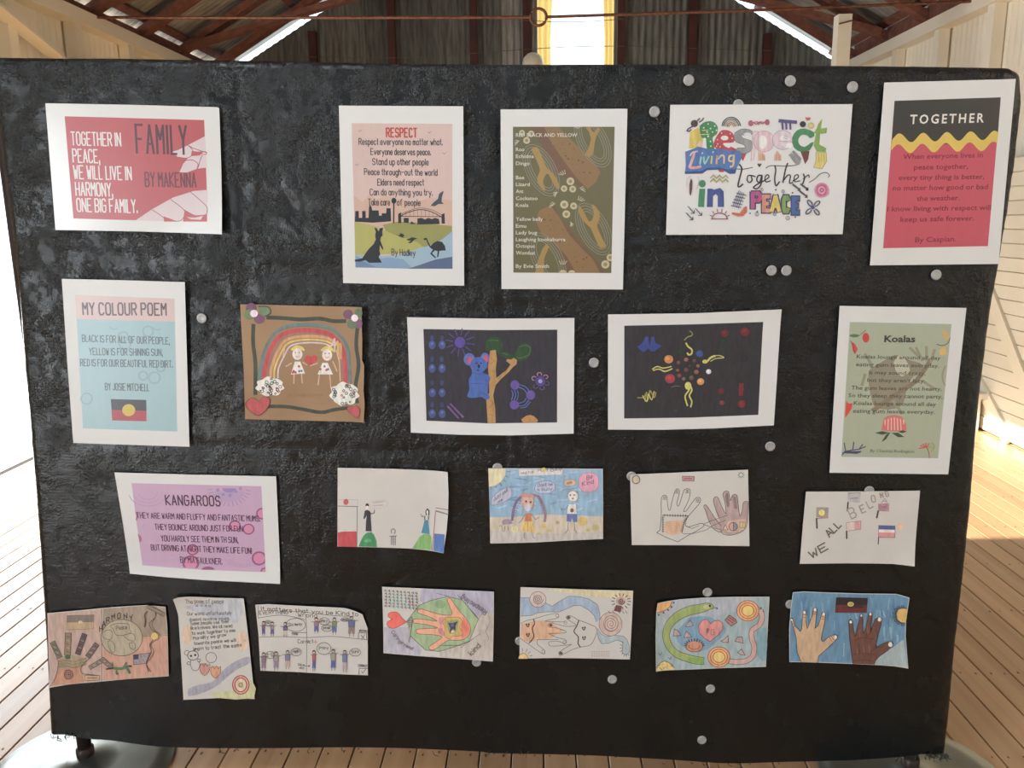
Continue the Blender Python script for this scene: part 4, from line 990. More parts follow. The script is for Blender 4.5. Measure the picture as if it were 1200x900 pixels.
for y, c in ((185, 230), (320, 380), (470, 535), (610, 668)):
    for x in (205, 268): s.poly('painted_spots', (62, 76, 128), circ(x-5, y+10, 12, 18, 12)); s.poly('painted_spots', (72, 92, 160), circ(x-4, c+8, 22, 28, 14)); s.poly('painted_spots', (104, 124, 186), circ(x-4, c, 10, 10, 8))
s.lines('painted_sticks', (128, 92, 160), 11, [(300, 630), (368, 704)], [(318, 615), (398, 698)])
s.poly('painted_leaves', (44, 84, 50), [(540, 275), (545, 215), (580, 185), (630, 195), (650, 240), (640, 280), (680, 285), (720, 300), (760, 235), (800, 228), (832, 250), (830, 295), (800, 335), (750, 340), (700, 330), (640, 310), (600, 275)], 3)
s.lines('painted_leaves', (70, 116, 72), 6, [(560, 212), (590, 208), (620, 212)], [(650, 290), (680, 300)], [(740, 318), (770, 322), (820, 300)], [(760, 250), (800, 240), (826, 262), (818, 300)], smooth=3)
TR = (198, 146, 72)
s.poly('painted_trunk', TR, [(570, 275), (606, 270), (614, 330), (606, 400), (610, 450), (640, 425), (680, 395), (700, 362), (672, 340), (680, 328), (705, 332), (720, 320), (742, 335), (738, 362), (715, 380), (690, 410), (640, 455), (605, 495), (590, 560), (602, 640), (605, 735), (555, 737), (550, 660), (545, 590), (565, 540), (562, 440), (556, 380)])
s.lines('painted_trunk', (168, 116, 52), 4, [(575, 320), (598, 340), (572, 360)], [(580, 400), (600, 412)], [(620, 455), (650, 430), (690, 380)], [(570, 590), (590, 610), (565, 640)], [(565, 680), (592, 690)])
s.poly('painted_koala', BL, [(440, 350), (470, 320), (530, 318), (552, 345), (550, 385), (520, 412), (560, 430), (572, 455), (562, 480), (555, 540), (568, 575), (545, 588), (515, 570), (470, 576), (425, 568), (438, 520), (435, 460), (455, 415)], 3)
s.poly('painted_koala', (92, 120, 206), circ(438, 330, 36, 40)); s.poly('painted_koala', (92, 120, 206), circ(538, 322, 28, 34)); s.poly('painted_koala', (206, 84, 124), circ(442, 336, 22, 22)); s.poly('painted_koala', (206, 84, 124), circ(542, 326, 18, 22))
s.poly('painted_koala', BL, circ(496, 366, 54, 50)); s.poly('painted_koala', (52, 44, 70), circ(498, 374, 8, 12)); s.dots('painted_koala', (50, 50, 92), [(484, 355), (512, 355), (492, 400)], 6)
s.lines('painted_koala', (60, 92, 176), 5, [(530, 450), (552, 470)], [(440, 485), (520, 484)], [(512, 540), (550, 560)], [(458, 418), (500, 425), (540, 420)])
for x, y in ((728, 494), (828, 558), (724, 620)): s.poly('painted_spiral', VI, circ(x, y, 29, 30))
s.lines('painted_spiral', (92, 116, 196), 6, [(708, 528), (716, 555), (706, 590)], [(726, 528), (734, 555), (724, 588)], [(744, 528), (750, 555), (742, 590)], [(762, 492), (795, 505), (815, 528)], [(752, 508), (785, 522), (802, 545)], [(755, 628), (790, 622), (815, 590)], [(765, 640), (800, 632), (825, 600)], [(752, 610), (785, 600), (800, 578)], smooth=3)
s.poly('painted_flower', (92, 78, 164), circ(890, 470, 32)); s.poly('painted_flower', (170, 160, 220), circ(890, 470, 13))
for k, c in enumerate(((170, 130, 170), (190, 140, 170), (180, 130, 160), (96, 90, 140), (100, 92, 140), (92, 84, 130))): a = -2.7+k*1.0; s.line('painted_flower', c, circ(890+44*math.cos(a), 470+44*math.sin(a), 14, 12, 10, math.degrees(a)-120, math.degrees(a)+120), 6)
s.poly('painted_rock', (200, 140, 60), [(768, 712), (800, 690), (825, 684), (850, 692), (876, 718), (868, 732), (778, 732)])
s.done()

# ---- 9 dots painting
s = Sheet('painting', 'dark painting of ochre dots ringed by yellow squiggles, white mount', 'painting', (700, 350, 5.217), [(64, 94), (1120, 63), (1075, 771), (64, 797)], (206, 206, 208),
          outline=[(64, 94), (600, 86), (1120, 63), (1098, 420), (1075, 771), (700, 790), (400, 798), (64, 797)], ink='crayon', curls=((90, .75, 1, .004),))
s.poly('printed_panel', (52, 50, 56), [(163, 163), (600, 154), (1009, 140), (980, 707), (560, 724), (162, 729)])
s.poly('blue_painting', (54, 72, 148), [(240, 290), (270, 272), (290, 235), (310, 232), (318, 290), (328, 235), (345, 235), (355, 270), (388, 285), (350, 318), (325, 320), (310, 300), (280, 325)], 2)
YL, YG = (204, 196, 72), (150, 146, 60)
for w_, c, pts in ((6, YG, [(530, 250), (550, 232), (572, 225), (578, 210), (562, 195)]), (10, YL, [(540, 270), (552, 290), (575, 310), (572, 335), (555, 340), (548, 330)]), (12, YL, [(645, 385), (670, 378), (690, 358), (715, 348)]), (5, YL, [(700, 350), (740, 345), (770, 358), (720, 364), (690, 380)]),
                   (7, YL, [(335, 428), (365, 412), (400, 422), (450, 412)]), (7, YL, [(340, 436), (375, 428), (410, 442), (455, 426)]), (9, YL, [(552, 520), (560, 550), (535, 590), (540, 625), (548, 650)]), (9, YL, [(560, 520), (575, 555), (560, 590), (575, 625), (568, 658)]),
                   (7, YG, [(245, 602), (280, 600), (300, 570), (290, 620), (310, 610), (320, 560), (345, 600), (355, 570)]), (6, YL, [(275, 590), (300, 625), (310, 580), (330, 615), (345, 565)]), (3, (120, 120, 128), [(450, 538), (480, 530), (505, 534)])):
    s.line('yellow_squiggles', c, pts, w_, 5)
s.poly('yellow_squiggles', YL, circ(552, 530, 20, 24)); s.poly('yellow_squiggles', YL, circ(656, 382, 17, 12))
for x, y, r, c in ((434, 368, 27, (206, 128, 56)), (442, 486, 30, (168, 48, 60)), (628, 504, 22, (206, 140, 62)), (677, 443, 16, (214, 212, 216)), (622, 334, 22, (54, 78, 150)), (508, 324, 16, (34, 64, 40)), (540, 370, 13, (146, 96, 66)), (590, 376, 11, (96, 72, 56)), (493, 388, 12, (120, 76, 60)), (612, 408, 11, (140, 96, 66)), (602, 445, 14, (150, 98, 66)), (540, 432, 14, (110, 70, 56)), (488, 434, 10, (130, 80, 60)), (498, 467, 13, (130, 70, 60)), (525, 487, 11, (120, 100, 84)), (572, 480, 15, (104, 84, 70)), (562, 408, 8, (84, 60, 52)), (775, 210, 24, (108, 36, 48)), (898, 200, 28, (120, 34, 46)), (752, 562, 20, (108, 40, 50)), (875, 550, 18, (124, 40, 52)), (758, 632, 15, (140, 52, 66)), (878, 640, 24, (130, 36, 44)), (770, 260, 24, (38, 58, 46)), (896, 362, 24, (40, 42, 54)), (662, 562, 14, (76, 36, 42)), (478, 682, 10, (44, 72, 58))):
    s.poly('painted_dots', c, circ(x, y, r, r*.95, 16)); s.poly('painted_dots', tuple(min(255, int(v*1.15)) for v in c), circ(x-r*.2, y-r*.2, r*.45, r*.4, 10))
s.poly('painted_dots', (124, 40, 52), [(862, 515), (890, 512), (886, 590), (860, 590)])
s.done()

# ---- 10 Koalas
s = Sheet('poster', 'sage green poem sheet headed Koalas with pink protea flower, right side', 'poster', (960, 350, 4.184), [(96, 34), (716, 44), (627, 858), (46, 850)], (204, 196, 186))
s.poly('printed_panel', (158, 166, 144), [(146, 113), (643, 123), (577, 779), (105, 772)])
s.clip_to([(146, 113), (643, 123), (577, 779), (105, 772)])
FG = (146, 140, 118)
s.poly('faded_koala', (138, 132, 112), [(240, 430), (240, 350), (300, 310), (350, 280), (380, 275), (440, 300), (500, 320), (505, 360), (470, 370), (440, 400), (420, 460), (400, 520), (340, 540), (270, 530), (250, 480)], 3)
s.poly('faded_koala', (176, 174, 154), [(360, 310), (385, 275), (420, 300), (440, 350), (400, 380), (370, 350)], 2)
s.line('faded_koala', (132, 120, 100), [(260, 545), (380, 460), (470, 400), (540, 300)], 22, 3)
for a, b_ in (((500, 300), (470, 240)), ((520, 300), (520, 235)), ((540, 310), (560, 250)), ((250, 320), (220, 270)), ((480, 280), (440, 240)), ((500, 400), (560, 440)), ((220, 370), (205, 420)), ((360, 500), (400, 560))): s.line('faded_koala', FG, [a, b_], 14)
s.poly('printed_flowers', (190, 64, 64), circ(224, 190, 17, 24, 14)); s.poly('printed_flowers', (84, 112, 84), circ(168, 180, 24, 8, 12)); s.line('printed_flowers', (90, 104, 80), [(190, 180), (225, 152)], 3)
s.poly('printed_flowers', (200, 70, 70), [(152, 208), (172, 220), (184, 245), (172, 272), (160, 255)]); s.line('printed_flowers', (90, 70, 70), [(148, 204), (162, 225), (168, 260)], 3)
s.poly('printed_flowers', (202, 160, 84), [(600, 150), (625, 168), (632, 190), (612, 198), (602, 175)]); s.poly('printed_flowers', (202, 166, 96), [(584, 250), (612, 232), (620, 270), (586, 275)]); s.line('printed_flowers', (84, 92, 78), [(636, 190), (625, 215), (600, 228), (570, 222)], 4, 4)
s.poly('printed_flowers', (206, 66, 62), [(128, 498), (140, 512), (160, 510), (152, 540), (138, 562), (122, 582)]); s.line('printed_flowers', (150, 140, 120), [(612, 330), (598, 370), (604, 410), (620, 430)], 8, 4)
s.poly('printed_protea', (196, 112, 108), [(312, 585), (330, 572), (365, 568), (400, 575), (420, 610), (424, 642), (380, 648), (320, 645), (300, 640), (306, 610)], 0)
for k in range(7): s.line('printed_protea', (232, 176, 168), [(318+k*15, 580+abs(k-3)*4), (316+k*16, 640)], 5)
s.poly('printed_protea', (200, 110, 104), [(300, 640), (312, 600), (326, 645)]); s.poly('printed_protea', (200, 110, 104), [(424, 642), (414, 600), (396, 646)])
for a, b_, c in (((340, 655), (268, 655), 9), ((345, 650), (300, 700), 11), ((350, 655), (412, 675), 11), ((380, 650), (425, 648), 7)): s.poly('printed_protea', (64, 78, 62), [a, ((a[0]+b_[0])/2, (a[1]+b_[1])/2-c), b_, ((a[0]+b_[0])/2, (a[1]+b_[1])/2+c)])
s.lines('printed_leaves', (72, 72, 110), 5, [(105, 765), (125, 745), (118, 705)], [(125, 745), (160, 738), (165, 700)], [(160, 738), (190, 735), (208, 712)], [(190, 735), (222, 722)], [(110, 752), (180, 755), (200, 745)]); s.line('printed_leaves', (72, 72, 110), [(120, 748), (195, 748)], 9)
for k in range(7): a = math.radians(190+k*25); s.line('printed_flowers', (196, 84, 84) if k < 5 else (150, 160, 90), [(520+6*math.cos(a), 728+6*math.sin(a)), (520+36*math.cos(a), 735+30*math.sin(a))], 5)
s.line('printed_flowers', (170, 70, 74), [(535, 778), (530, 745), (520, 725)], 4); s.line('printed_flowers', (140, 154, 90), [(545, 745), (560, 720), (545, 702)], 4, 3)
s.type('title_lettering', (62, 64, 60), 'Koalas', (313, 210), (464, 211), 33, .03)
for t_, a, b_ in (('Koalas lounge around all day', (178, 290), (588, 298)), ('eating gum leaves everyday,', (175, 329), (582, 336)), ('it may sound crazy,', (238, 368), (514, 373)), ('but they aren\'t lazy.', (230, 405), (512, 410)), ('The gum leaves are not hearty,', (152, 443), (594, 449)), ('So they sleep they cannot party,', (138, 480), (598, 487)), ('Koalas lounge around all day', (164, 518), (566, 524)), ('eating gum leaves everyday.', (161, 556), (560, 562))):
    s.type('lettering', (88, 92, 84), t_, a, b_, 20, .006)
s.type('lettering', (104, 106, 96), 'By Chastity Rodington', (245, 748), (460, 752), 14, .004)
s.done()

# ---- 11 KANGAROOS
s = Sheet('poster', 'mauve poem sheet headed KANGAROOS with pink rings, tilted in a white mount', 'poster', (125, 540, 5.4545), [(57, 70), (1087, 95), (1117, 775), (158, 713)], (208, 200, 198),
          outline=[(57, 70), (560, 84), (1087, 95), (1103, 440), (1117, 775), (640, 752), (400, 735), (158, 713), (112, 400)], curls=((-90, .75, 1, .006),))
s.poly('printed_panel', (190, 156, 186), [(166, 138), (993, 158), (1022, 703), (640, 690), (420, 676), (236, 661), (200, 400)])
s.poly('printed_dots', (176, 150, 186), circ(790, 190, 95, 66, 22, 0, 180)); 
for k in range(15): a = math.radians(8+k*12); s.line('printed_dots', (158, 134, 176), [(790+108*math.cos(a), 172+86*math.sin(a)), (790+138*math.cos(a), 172+112*math.sin(a))], 5)
s.poly('printed_dots', (146, 128, 180), circ(788, 172, 44, 26, 16, 0, 180)); s.dots('printed_dots', (152, 130, 180), [(716, 182), (750, 210), (794, 216), (830, 190), (860, 172)], 11)
for rr in (60, 90, 120): s.line('printed_dots', (178, 142, 178), circ(270, 200, rr, rr*.7, 20, -10, 170), 4)
rng = random.Random(12)
for i in range(150): s.dots('printed_dots', (176, 144, 182), [(rng.uniform(230, 990), rng.uniform(330, 660))], rng.uniform(2, 4), 6)
for k in range(22): s.line('printed_dots', (176, 142, 180), [(780+k*9, 680-abs(k-11)*2), (784+k*9, 655-abs(k-11)*3)], 2.5)
RG, PN = (146, 84, 124), (206, 132, 168)
for x, y, r in ((1000, 332, 40), (825, 410, 38), (912, 431, 38), (556, 562, 38), (980, 617, 48), (545, 648, 54)):
    pts = [p for p in circ(x, y, r, r*.93, 24)]
    lim = lambda p: (min(p[0], 996+(p[1]-158)*.053-3), min(p[1], 700-(1022-p[0])*.05))
    s.poly('printed_rings', RG, [lim(p) for p in pts]); s.poly('printed_rings', PN, [(lim(p)[0], lim(p)[1]) for p in circ(x, y, r*.76, r*.72, 24)])
s.poly('printed_rings', RG, circ(655, 690, 42, 22, 12, 185, 355)); s.poly('printed_rings', (170, 100, 140), [(206, 460), (228, 478), (232, 505), (218, 518)]); s.poly('printed_rings', RG, [(1020, 672), (996, 680), (988, 698), (1021, 702)]); s.poly('printed_rings', PN, [(1020, 680), (1002, 688), (1000, 700), (1021, 702)]); s.line('printed_rings', RG, [(196, 325), (204, 345), (198, 372)], 7)
s.write('title_lettering', (72, 44, 66), 'KANGAROOS', (388, 276), (732, 283), 62, 8, gap=2.0)
for t_, a, b_ in (('THEY ARE WARM AND FLUFFY AND FANTASTIC MUMS.', (203, 360), (984, 382)), ('THEY BOUNCE AROUND JUST FOR FUN', (318, 434), (876, 447)), ('YOU HARDLY SEE THEM IN TH SUN,', (358, 507), (845, 518)), ('BUT DRIVING AT NIGHT THEY MAKE LIFE FUN!', (294, 565), (932, 587)), ('BY MIA FAULKNER.', (480, 643), (744, 655))):
    s.write('lettering', (88, 56, 82), t_, a, b_, 36, 4.4, gap=1.9)
s.done()

# ================================================================ CHILDREN'S DRAWINGS
PX = (80, 70, 78)
# ---- 12 two speakers on green hills
s = Sheet('drawing', 'white drawing of two figures on green hills between red and blue gates', 'drawing', (385, 535, 7.5), [(85, 93), (1052, 121), (1015, 827), (83, 783)], (198, 192, 200),
          outline=[(85, 93), (560, 102), (1052, 121), (1060, 300), (1056, 480), (1042, 640), (1015, 827), (700, 800), (400, 790), (83, 783)], mt='paper', ink='crayon', curls=((0, .78, 1, .010), (-60, .85, 1, .006)))
s.poly('coloured_blocks', (200, 62, 70), [(86, 660), (130, 652), (250, 650), (252, 788), (86, 782)]); s.lines('pencil_outline', (70, 66, 74), 5, [(88, 428), (258, 432)], [(256, 432), (254, 786)])
s.lines('pencil_outline', (150, 145, 155), 2.5, [(90, 372), (260, 374)], [(260, 374), (262, 434)], [(150, 632), (152, 655)], [(225, 640), (226, 655)])
s.poly('coloured_circle', (208, 74, 80), circ(158, 392, 23, 27)); 
s.poly('coloured_hills#1', (52, 142, 88), [(268, 782), (285, 740), (310, 690), (340, 662), (380, 656), (405, 680), (425, 730), (430, 788)]); s.poly('coloured_hills#1', (84, 168, 108), [(310, 735), (350, 712), (385, 730), (350, 750)], 2)
s.poly('coloured_hills#2', (120, 172, 92), [(738, 800), (765, 760), (800, 700), (850, 668), (890, 672), (908, 700), (912, 812)])
s.poly('coloured_blocks', (72, 112, 176), [(932, 668), (1026, 668), (1020, 825), (925, 815)]); s.lines('pencil_outline', (170, 80, 90), 7, [(944, 470), (915, 812)], [(948, 442), (1054, 450)]); s.line('pencil_outline', (120, 122, 124), [(946, 468), (1054, 490)], 12)
s.poly('drawn_speaker#1', (60, 54, 62), [(322, 470), (340, 462), (366, 470), (375, 500), (378, 560), (384, 650), (330, 648), (334, 560), (340, 510), (322, 540), (310, 540), (318, 500)])
s.line('drawn_speaker#1', (60, 54, 62), [(364, 474), (378, 496), (404, 490), (410, 464)], 7); s.poly('drawn_speaker#1', (220, 208, 204), circ(344, 432, 13, 22)); s.poly('drawn_speaker#1', (50, 46, 52), [(328, 432), (332, 408), (346, 404), (358, 412), (360, 432), (344, 424)])
s.line('drawn_speaker#1', (190, 140, 140), [(410, 464), (404, 452)], 4); s.line('speech_bubbles', (200, 160, 166), [(375, 440), (385, 385), (450, 374), (510, 380), (526, 410), (500, 436), (430, 446), (398, 446), (372, 462)], 2.5, 4)
s.write('speech_writing', (150, 120, 130), 'COMMUNITY', (395, 402), (500, 392), 12, 2); s.write('speech_writing', (150, 120, 130), 'we care', (400, 428), (480, 424), 12, 2)
s.line('speech_bubbles', (190, 182, 190), [(718, 412), (790, 408), (832, 400)], 2, 3); s.line('speech_bubbles', (190, 182, 190), [(740, 432), (800, 436), (836, 444)], 2, 3)
s.poly('drawn_speaker#2', (60, 134, 168), [(848, 550), (880, 550), (892, 672), (818, 664)]); s.lines('drawn_speaker#2', (44, 40, 46), 9, [(862, 505), (858, 475), (872, 452), (886, 470), (884, 505)]); s.poly('drawn_speaker#2', (214, 200, 198), circ(872, 480, 10, 16)); s.lines('drawn_speaker#2', (80, 64, 66), 8, [(850, 515), (848, 548)], [(882, 515), (880, 545)]); s.lines('drawn_speaker#2', (120, 100, 104), 4, [(846, 522), (824, 522), (812, 496)], [(826, 522), (836, 508)])
s.line('drawn_child', PX, circ(572, 650, 18, 22, 16, -220, 60), 6); s.lines('drawn_child', (110, 104, 110), 7, [(542, 692), (600, 690)], [(556, 696), (554, 768)], [(572, 696), (572, 770)], [(590, 696), (590, 768)]); s.lines('drawn_child', (150, 144, 150), 4, [(552, 720), (594, 720)], [(552, 745), (594, 745)])
s.done()

# ---- 13 beach drawing
s = Sheet('drawing', 'crayon drawing of two children on a beach under blue sky with speech bubbles', 'drawing', (560, 535, 7.5), [(92, 97), (1097, 102), (1100, 717), (112, 757)], (196, 190, 190),
          outline=[(92, 97), (600, 98), (1097, 102), (1099, 400), (1100, 717), (800, 730), (500, 748), (112, 757), (104, 430)], mt='paper', ink='crayon')
s.poly('coloured_sky', (132, 170, 198), [(96, 104), (1094, 108), (1096, 520), (600, 500), (300, 525), (106, 525)])
rng = random.Random(21)
for i in range(46):
    x, y = rng.uniform(130, 960), rng.uniform(130, 470); s.line('coloured_sky', rng.choice([(110, 152, 190), (150, 184, 206), (98, 148, 186), (160, 188, 206)]), [(x, y), (x+rng.uniform(40, 110), y+rng.uniform(-25, 25))], rng.uniform(6, 16))
s.poly('coloured_sand', (196, 182, 162), [(106, 525), (300, 525), (600, 500), (1096, 520), (1098, 712), (110, 750)]); s.poly('coloured_sand', (184, 176, 172), [(108, 640), (600, 670), (1096, 650), (1098, 712), (110, 750)])
s.poly('coloured_sun', (214, 204, 158), [(94, 100), (246, 102), (240, 160), (205, 215), (150, 250), (100, 258)])
for a in range(6): t_ = math.radians(8+a*15); s.line('coloured_sun', (110, 106, 96), [(96+162*math.cos(t_), 102+158*math.sin(t_)), (96+190*math.cos(t_), 102+184*math.sin(t_))], 5)
s.poly('speech_banner', (206, 196, 196), [(362, 108), (745, 110), (742, 150), (362, 164)]); s.write('speech_banner', (120, 110, 120), 'HAVE FUN', (380, 150), (490, 138), 18, 3, jit=.4); s.write('speech_banner', (96, 92, 96), 'HAT DAY', (530, 126), (730, 120), 22, 4, jit=.5); s.poly('speech_banner', (200, 180, 80), circ(578, 110, 22, 20))
for pts, c, e, words in (([(125, 350), (200, 290), (270, 262), (296, 290), (290, 350), (210, 400), (130, 420), (115, 390)], (178, 178, 200), (130, 118, 160), (('Just ask', (140, 385), (265, 298), 34), ('me', (180, 405), (215, 378), 24))),
                         ([(498, 270), (520, 225), (590, 206), (660, 222), (680, 265), (640, 308), (570, 318), (510, 300)], (172, 180, 208), (126, 116, 170), (('Dont be', (528, 258), (655, 246), 26), ('a bully', (520, 294), (655, 286), 24))),
                         ([(886, 210), (900, 160), (960, 136), (1030, 146), (1060, 200), (1050, 270), (990, 304), (920, 296), (888, 250)], (214, 150, 172), (190, 110, 150), (('Be', (955, 200), (1005, 180), 34), ('Kind', (918, 252), (1018, 226), 34))),
                         ([(755, 215), (790, 192), (850, 200), (860, 235), (810, 256), (762, 244)], (196, 168, 140), (150, 130, 120), (('ok', (780, 234), (830, 226), 18),))):
    s.poly('speech_bubbles', c, pts, 2); s.line('speech_bubbles', e, curve(pts+[pts[0]], 3), 4)
    for t_, a, b_, h in words: s.write('speech_writing', (70, 56, 70), t_, a, b_, h, 3.6, jit=.3)
# girl
s.line('drawn_girl', (130, 104, 140), [(395, 330), (345, 380), (315, 450), (302, 550)], 22, 4); s.line('drawn_girl', (150, 116, 130), [(470, 330), (530, 345), (570, 420), (592, 500), (588, 560)], 22, 4)
for k in range(10): s.line('drawn_girl', (88, 74, 96), [(388-k*9, 342+k*20), (404-k*10, 350+k*20)], 3); s.line('drawn_girl', (88, 74, 96), [(520+k*8, 345+k*20), (542+k*6, 340+k*20)], 3)
s.poly('drawn_girl', (206, 160, 140), circ(436, 390, 56, 66, 22)); s.poly('drawn_girl', (200, 140, 130), [(372, 345), (395, 310), (430, 318), (480, 322), (500, 350), (440, 352)]); s.poly('drawn_girl', (186, 184, 206), circ(440, 440, 30, 34)); s.dots('drawn_girl', (62, 52, 56), [(424, 386), (464, 392)], 9)
s.lines('drawn_girl', (190, 128, 126), 8, [(396, 400), (402, 460)], [(486, 392), (480, 455)]); s.poly('drawn_girl', (198, 112, 66), [(420, 490), (470, 490), (476, 560), (408, 562)]); s.poly('drawn_girl', (214, 176, 86), [(408, 560), (476, 560), (505, 662), (370, 640)])
s.lines('drawn_girl', (180, 140, 60), 4, [(420, 565), (400, 640)], [(440, 565), (436, 650)], [(460, 565), (476, 655)]); s.lines('drawn_girl', (130, 120, 150), 6, [(416, 500), (385, 550), (360, 575)], [(474, 500), (505, 545), (540, 525)], [(412, 660), (405, 700), (420, 710)], [(478, 664), (485, 700), (502, 712)])
# boy
s.poly('drawn_boy', (214, 206, 200), circ(834, 340, 46, 48)); s.line('drawn_boy', (150, 140, 140), circ(834, 340, 46, 48), 4, closed=True); s.dots('drawn_boy', (66, 60, 64), [(812, 330), (846, 330), (834, 360)], 7); s.poly('drawn_boy', (214, 206, 202), [(795, 410), (862, 410), (868, 495), (782, 495)]); s.poly('drawn_boy', (120, 96, 84), circ(826, 464, 16, 18)); s.poly('drawn_boy', (98, 112, 170), [(782, 495), (870, 495), (872, 566), (836, 566), (828, 530), (815, 566), (778, 560)])
s.lines('drawn_boy', (128, 124, 140), 6, [(792, 568), (790, 640), (765, 664)], [(846, 568), (850, 640), (870, 662)], [(795, 420), (765, 460), (735, 450)], [(738, 470), (728, 440)]); s.line('drawn_boy', (128, 122, 130), [(792, 300), (834, 290), (884, 304)], 4, 3)
for x, y, r, c in ((920, 560, 42, (196, 170, 90)), (700, 570, 18, (178, 156, 110)), (576, 606, 26, (206, 178, 90)), (628, 640, 20, (190, 174, 116)), (325, 630, 34, (206, 196, 140)), (968, 636, 18, (190, 170, 100)), (1030, 616, 32, (186, 168, 110)), (536, 666, 16, (186, 176, 126))): s.poly('drawn_sandcastles', c, circ(x, y, r, r*.95, 9)); s.dots('drawn_sandcastles', (130, 112, 80), [(x-r*.3, y), (x+r*.3, y+3)], 3)
s.poly('drawn_dog', (150, 130, 150), [(212, 560), (240, 540), (290, 545), (300, 580), (250, 585), (220, 590)], 2); s.lines('drawn_dog', (110, 92, 106), 4, [(190, 600), (210, 596), (215, 650)], [(240, 600), (230, 652)], [(262, 600), (268, 640)], [(280, 575), (310, 575)])
s.done()

# ---- 14 two hands pencil
s = Sheet('drawing', 'pale pencil drawing of an outlined hand reaching towards a mauve-brown hand', 'drawing', (725, 535, 7.5), [(98, 152), (1132, 110), (1145, 780), (113, 770)], (182, 174, 170),
          outline=[(98, 152), (400, 140), (700, 126), (1132, 110), (1138, 440), (1145, 780), (640, 772), (113, 770), (105, 460)], mt='paper', ink='crayon')
LNE = (66, 60, 62)
s.poly('coloured_palm', (186, 150, 120), [(412, 560), (560, 555), (568, 600), (555, 660), (470, 680), (405, 660), (400, 600)], 2)
for r in range(3): s.line('coloured_palm', (170, 120, 84), circ(472, 608, 20+r*20, 14+r*16, 14), 3, closed=True)
s.line('drawn_hand', LNE, [(360, 640), (368, 560), (372, 480), (370, 400), (376, 350), (398, 332), (420, 345), (425, 400), (436, 462), (452, 455), (462, 400), (484, 320), (505, 278), (530, 290), (524, 340), (508, 400), (518, 430), (535, 400), (556, 330), (575, 285), (612, 278), (626, 300), (610, 380), (568, 466), (590, 470), (640, 400), (680, 355), (712, 360), (708, 400), (650, 470), (600, 530), (582, 590), (610, 610), (680, 590), (730, 580), (745, 600), (700, 636), (625, 675)], 5, 3)
s.lines('drawn_hand', LNE, 5, [(360, 640), (332, 662), (420, 705), (515, 742), (625, 675)]); s.line('drawn_hand', LNE, [(386, 508), (386, 660)], 6); s.line('drawn_hand', LNE, [(388, 508), (608, 515), (575, 560), (552, 662)], 7)
for k in range(9): s.line('drawn_hand', LNE, [(376, 530+k*15), (396, 530+k*15)], 4); s.line('drawn_hand', LNE, [(592-k*5, 535+k*14), (572-k*4, 530+k*14)], 4); s.line('drawn_hand', LNE, [(400+k*23, 500), (402+k*23, 522)], 5)
for x, y in ((400, 352), (508, 298), (600, 296), (690, 375)): s.poly('shaded_nails', (136, 130, 130), circ(x, y, 16, 13)); s.line('drawn_hand', LNE, [(x-18, y+16), (x+16, y+18)], 4)
s.line('drawn_hand', LNE, [(590, 605), (640, 625), (700, 600)], 4)
MV = (158, 134, 132)
s.poly('coloured_hand', MV, [(750, 420), (770, 425), (800, 480), (850, 540), (880, 560), (850, 470), (828, 380), (840, 350), (868, 356), (895, 430), (935, 495), (930, 400), (912, 320), (930, 298), (962, 305), (975, 370), (985, 430), (984, 345), (1000, 326), (1032, 335), (1045, 420), (1060, 515), (1075, 480), (1090, 400), (1112, 388), (1132, 400), (1128, 500), (1120, 590), (1095, 640), (1040, 665), (960, 682), (900, 655), (830, 610), (790, 560), (760, 480)])
s.poly('coloured_hand', (120, 98, 98), [(940, 310), (958, 320), (968, 430), (948, 440), (930, 350)]); s.poly('coloured_hand', (124, 102, 102), [(1002, 345), (1026, 350), (1036, 450), (1008, 450)]); s.poly('coloured_hand', (180, 150, 128), [(960, 560), (1110, 540), (1100, 630), (1000, 660), (930, 640)], 2)
s.line('drawn_hand#2', (74, 62, 64), [(905, 640), (880, 655), (835, 630), (790, 560), (760, 470), (744, 430), (762, 418), (800, 470), (860, 560), (895, 600)], 5, 3)
s.line('drawn_hand#2', (74, 62, 64), [(875, 520), (850, 460), (828, 380), (845, 348), (870, 358), (900, 430), (938, 495), (930, 400), (912, 325), (935, 296), (962, 306), (975, 380), (990, 345), (1010, 325), (1035, 340), (1048, 440), (1060, 515), (1080, 470), (1090, 400), (1120, 386), (1132, 400), (1128, 500), (1118, 600), (1080, 650), (1000, 680), (930, 680), (895, 655)], 5, 3)
s.lines('drawn_hand#2', LNE, 4, [(560, 672), (640, 670), (760, 640), (820, 600), (940, 550)], [(745, 585), (800, 560), (950, 508)], [(745, 590), (860, 630), (900, 630)])
s.poly('drawn_circle', (180, 140, 120), circ(1002, 608, 36, 36, 20, 90, 270)); s.poly('drawn_circle', (118, 120, 140), circ(1002, 608, 36, 36, 20, -90, 90)); s.line('drawn_circle', LNE, circ(1002, 608, 37), 5, closed=True); s.line('drawn_circle', LNE, [(1002, 572), (1002, 645)], 4)
s.poly('drawn_triangle', (190, 160, 136), [(934, 590), (955, 636), (912, 636)]); s.line('drawn_triangle', LNE, [(934, 590), (955, 636), (912, 636), (934, 590)], 4); s.poly('drawn_square', (188, 166, 108), [(1060, 568), (1108, 570), (1104, 618), (1058, 614)]); s.line('drawn_square', (110, 90, 70), [(1060, 568), (1108, 570), (1104, 618), (1058, 614), (1060, 568)], 4); s.line('drawn_square', (110, 90, 70), [(1084, 570), (1082, 616)], 4)
s.poly('drawn_flag', (168, 120, 124), [(556, 166), (660, 168), (658, 208), (558, 206)]); s.line('drawn_flag', (110, 70, 76), [(556, 166), (660, 168), (658, 208), (558, 206), (556, 166)], 5); s.line('drawn_flag', (130, 84, 88), [(575, 187), (640, 188)], 9)
